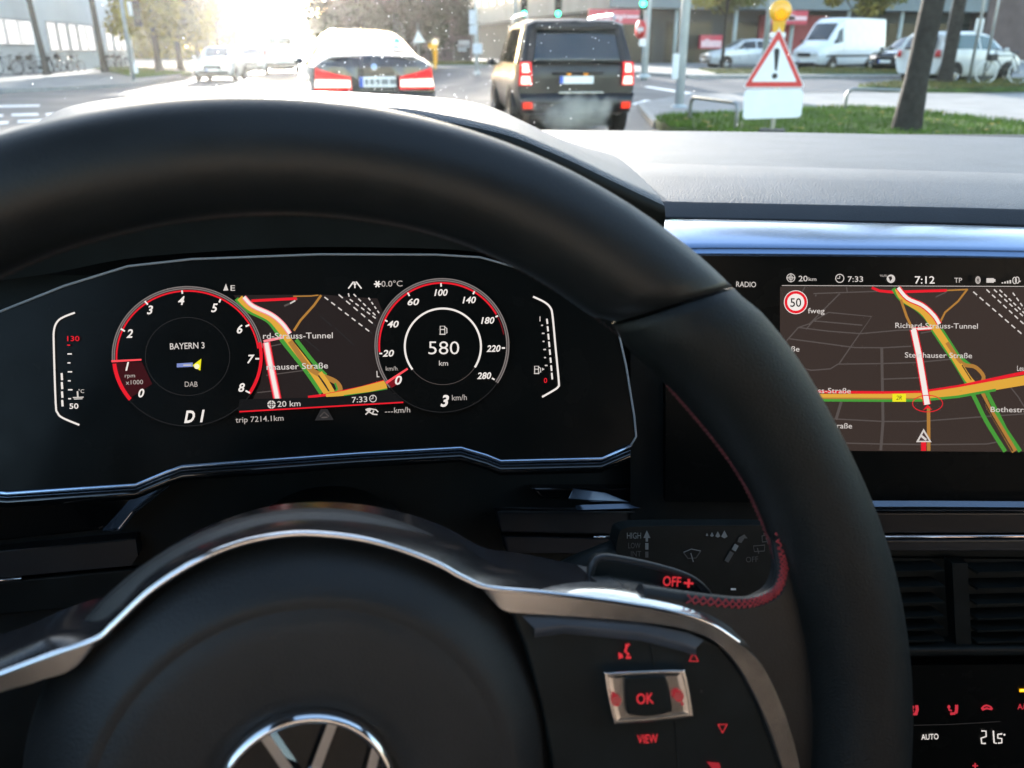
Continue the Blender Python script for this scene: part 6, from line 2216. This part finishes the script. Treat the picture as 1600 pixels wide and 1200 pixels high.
# things on the median beyond the saloon
g = gnd(623, 104)
t, g = pole('white_column', 'tall white advertising column just right of the saloon car roof', 'column', 623, 107, .4, .10)
x0, z0 = loc2(g, t.rotation_euler.z, 616, 70); x1, z1 = loc2(g, t.rotation_euler.z, 631, 20)
mb = MB(); mb.box(((x0 + x1) / 2, 0, z1 / 2), (x1 - x0, .35, z1), signw); mb.build('panel', t, world=False, bevel=.03)
t, g = pole('give_way_sign', 'small white triangular road sign above the right shoulder of the saloon car', 'road sign', 655, 108, 2.4, .035, galv)
rv = t.rotation_euler.z
P3 = [loc2(g, rv, *p) for p in ((645, 67), (665, 66), (653, 47))]
mb = MB(); mb.prism([V((x, -.06, z)) for x, z in rpoly(P3, .05)], V((0, .02, 0)), signw); mb.build('triangle_plate', t, world=False)
t, g = pole('warning_lamp', 'yellow warning lamp on a short post left of a dark trunk', 'warning lamp', 680, 108, .5, .05, yel)
rv = t.rotation_euler.z
x, z = loc2(g, rv, 680, 84); x2, z2_ = loc2(g, rv, 680, 66); x3, z3_ = loc2(g, rv, 673, 72)
mb = MB()
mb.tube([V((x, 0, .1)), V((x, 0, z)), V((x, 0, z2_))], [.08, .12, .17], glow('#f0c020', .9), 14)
mb.build('yellow_body', t, world=False)
mb = MB(); mb.ball((x2, 0, z2_), .20, glow('#fff6d0', 1.6), 16, 10); mb.ball((x3, 0, z3_), .16, glow('#f0c020', .9), 14, 8); mb.build('lamp', t, world=False)
g = gnd(722, 100)
mb = MB(); mb.box((g.x, g.y, 1.05), (1.1, .5, 1.6), trimb); t = mb.build('poster_case', bevel=.04)
tag(t, 'dark poster case with pale panels between the trunk and the pale pole', 'display case')
for (u, v, w_, h_) in ((725, 55, .8, .45), (722, 75, .6, .45)):
    p = K(u, v, g.y - .30)
    mb = MB(); mb.box((p.x, g.y - .262, min(1.7, p.z)), (w_, .02, h_), mat('pale_poster', (.5, .52, .58), .4, var=.15, scale=3)); mb.build('poster', t, world=False)

# ================================================================== bicycles
def bicycle(label, loc_, rz, frame_m, tyre_m, group=None):
    t = thing('bicycle', label, 'bicycle', loc_, rz, group)
    for y in (-.52, .52):
        mb = MB()
        mb.tube([V((0, y + .33 * math.cos(a), .34 + .33 * math.sin(a))) for a in [2 * math.pi * i / 28 for i in range(28)]], .022, tyre_m, 8, True)
        w_ = mb.build('wheel', t, world=False)
        mb = MB()
        for k in range(14):
            a = math.pi * k / 7
            mb.tube([V((0, y, .34)), V((0, y + .31 * math.cos(a), .34 + .31 * math.sin(a)))], .003, rimm, 4)
        mb.tube([V((-.05, y, .34)), V((.05, y, .34))], .022, rimm, 8)
        mb.build('spokes', w_, world=False)
    mb = MB()
    bb, st_, hd, rr2, ff = V((0, -.08, .30)), V((0, -.25, .84)), V((0, .36, .86)), V((0, -.52, .34)), V((0, .52, .34))
    for p_, q_ in ((bb, st_), (bb, hd), (st_, hd - V((0, 0, .04))), (bb, rr2), (st_, rr2), (hd + V((0, -.03, .12)), ff)):
        mb.tube([p_, q_], .018, frame_m, 8)
    mb.build('frame', t, world=False)
    mb = MB(); mb.tube([V((-.27, .28, 1.02)), V((-.12, .34, 1.02)), V((0, .33, 1.0)), V((.12, .34, 1.02)), V((.27, .28, 1.02))], .014, trimb, 8); mb.tube([V((0, .33, 1.0)), V((0, .36, .86))], .014, trimb, 8); mb.build('handlebar', t, world=False)
    mb = MB(); mb.ball((0, -.27, .93), .12, trimb, 12, 8, (.75, 1.15, .3)); mb.tube([st_, V((0, -.27, .92))], .013, rimm, 6); mb.build('saddle', t, world=False)
    mb = MB(); mb.tube([V((-.09, -.08, .20)), V((0, -.08, .30)), V((.09, -.08, .40))], .012, trimb, 6); mb.lathe([(.09, -.02), (.09, -.015), (0, -.015)], trimb, (.03, -.08, .30), (1, 0, 0), 14); mb.build('crank', t, world=False)
    mb = MB(); mb.box((0, .42, .78), (.26, .24, .20), trimb); mb.build('basket', t, world=False, bevel=.02)
    return t
g = gnd(1562, 137)
wt_ = mat('white_tyre', (.62, .62, .60), .6, var=.1, scale=12)
bicycle('bicycle with a pale front wheel leaning on the verge beside the silver family car', (g.x, g.y, g.z + .12), rad(75), mat('dark_frame', (.02, .025, .025), .35, coat=.4, var=.1, scale=10), wt_)
bk = [(14, 121), (46, 119), (62, 119), (90, 117), (103, 117), (120, 116), (178, 111), (188, 110), (196, 109.5)]
labs = ['dark bicycle at the far left edge in front of the white building', 'dark bicycle under the first bright window, left one of a pair', 'dark bicycle under the second bright window, right one of a pair', 'dark bicycle just right of the thin leaning trunk', 'dark bicycle in the middle of the group of three by the white wall', 'dark bicycle at the right end of the group of three by the white wall', 'dark bicycle just right of the thin straight trunk', 'dark bicycle nearest the left traffic light pole but one', 'dark bicycle right behind the left traffic light pole']
s_ = None
rb = random.Random(5)
for (u, v), lab in zip(bk, labs):
    g = gnd(u, v)
    if s_ is None:
        s_ = bicycle(lab, (g.x, g.y, .12), rad(70), MATS['dark_frame'], tyrem, 'bicycles parked along the white building')
        o = s_
    else:
        o = copy_tree(s_)
        o['label'] = lab
    o.location = (g.x, g.y, .12)
    o.rotation_euler = (rad(rb.uniform(-6, 6)), 0, rad(rb.uniform(40, 80)))

# ================================================================== exhaust steam behind the off-road car
stm = bpy.data.materials.new('exhaust_steam')
stm.use_nodes = True
t_ = stm.node_tree
t_.nodes.remove(t_.nodes['Principled BSDF'])
pv = t_.nodes.new('ShaderNodeVolumePrincipled')
pv.inputs['Color'].default_value = (.99, .94, .83, 1)
pv.inputs['Anisotropy'].default_value = .3
tc = t_.nodes.new('ShaderNodeTexCoord')
nz = t_.nodes.new('ShaderNodeTexNoise'); nz.inputs['Scale'].default_value = 3.2; nz.inputs['Detail'].default_value = 4
t_.links.new(tc.outputs['Object'], nz.inputs['Vector'])
ln = t_.nodes.new('ShaderNodeVectorMath'); ln.operation = 'LENGTH'
sc_ = t_.nodes.new('ShaderNodeVectorMath'); sc_.operation = 'DIVIDE'; sc_.inputs[1].default_value = (.95, .55, .46)
t_.links.new(tc.outputs['Object'], sc_.inputs[0]); t_.links.new(sc_.outputs[0], ln.inputs[0])
m1 = t_.nodes.new('ShaderNodeMapRange'); m1.inputs['From Min'].default_value = 1.0; m1.inputs['From Max'].default_value = 0.0; m1.inputs['To Min'].default_value = -.35; m1.inputs['To Max'].default_value = .30
t_.links.new(ln.outputs['Value'], m1.inputs[0])
ad = t_.nodes.new('ShaderNodeMath'); ad.operation = 'ADD'
t_.links.new(nz.outputs[0], ad.inputs[0]); t_.links.new(m1.outputs[0], ad.inputs[1])
m2 = t_.nodes.new('ShaderNodeMapRange'); m2.inputs['From Min'].default_value = .40; m2.inputs['From Max'].default_value = .85; m2.inputs['To Min'].default_value = 0; m2.inputs['To Max'].default_value = 5.0
t_.links.new(ad.outputs[0], m2.inputs[0]); t_.links.new(m2.outputs[0], pv.inputs['Density'])
t_.links.new(pv.outputs[0], t_.nodes['Material Output'].inputs['Volume'])
mb = MB()
mb.ball((0, 0, 0), 1.0, stm, 20, 12, (.95, .55, .46))
p = K(896, 186, 12.2)
so_ = mb.build('exhaust_smoke')
so_.location = (p.x, p.y, max(.43, p.z))
so_['kind'] = 'stuff'
so_['label'] = 'pale exhaust steam drifting behind the off-road car'

# ================================================================== cold morning air that glows towards the low sun
hz_ = bpy.data.materials.new('morning_haze')
hz_.use_nodes = True
t_ = hz_.node_tree
t_.nodes.remove(t_.nodes['Principled BSDF'])
pv = t_.nodes.new('ShaderNodeVolumePrincipled')
pv.inputs['Color'].default_value = (.93, .92, .90, 1)
pv.inputs['Density'].default_value = HAZE
pv.inputs['Anisotropy'].default_value = .86
t_.links.new(pv.outputs[0], t_.nodes['Material Output'].inputs['Volume'])
mb = MB()
mb.box((0, 335, 12.4), (900, 760, 27), hz_)
h = mb.build('haze')
h['kind'] = 'stuff'
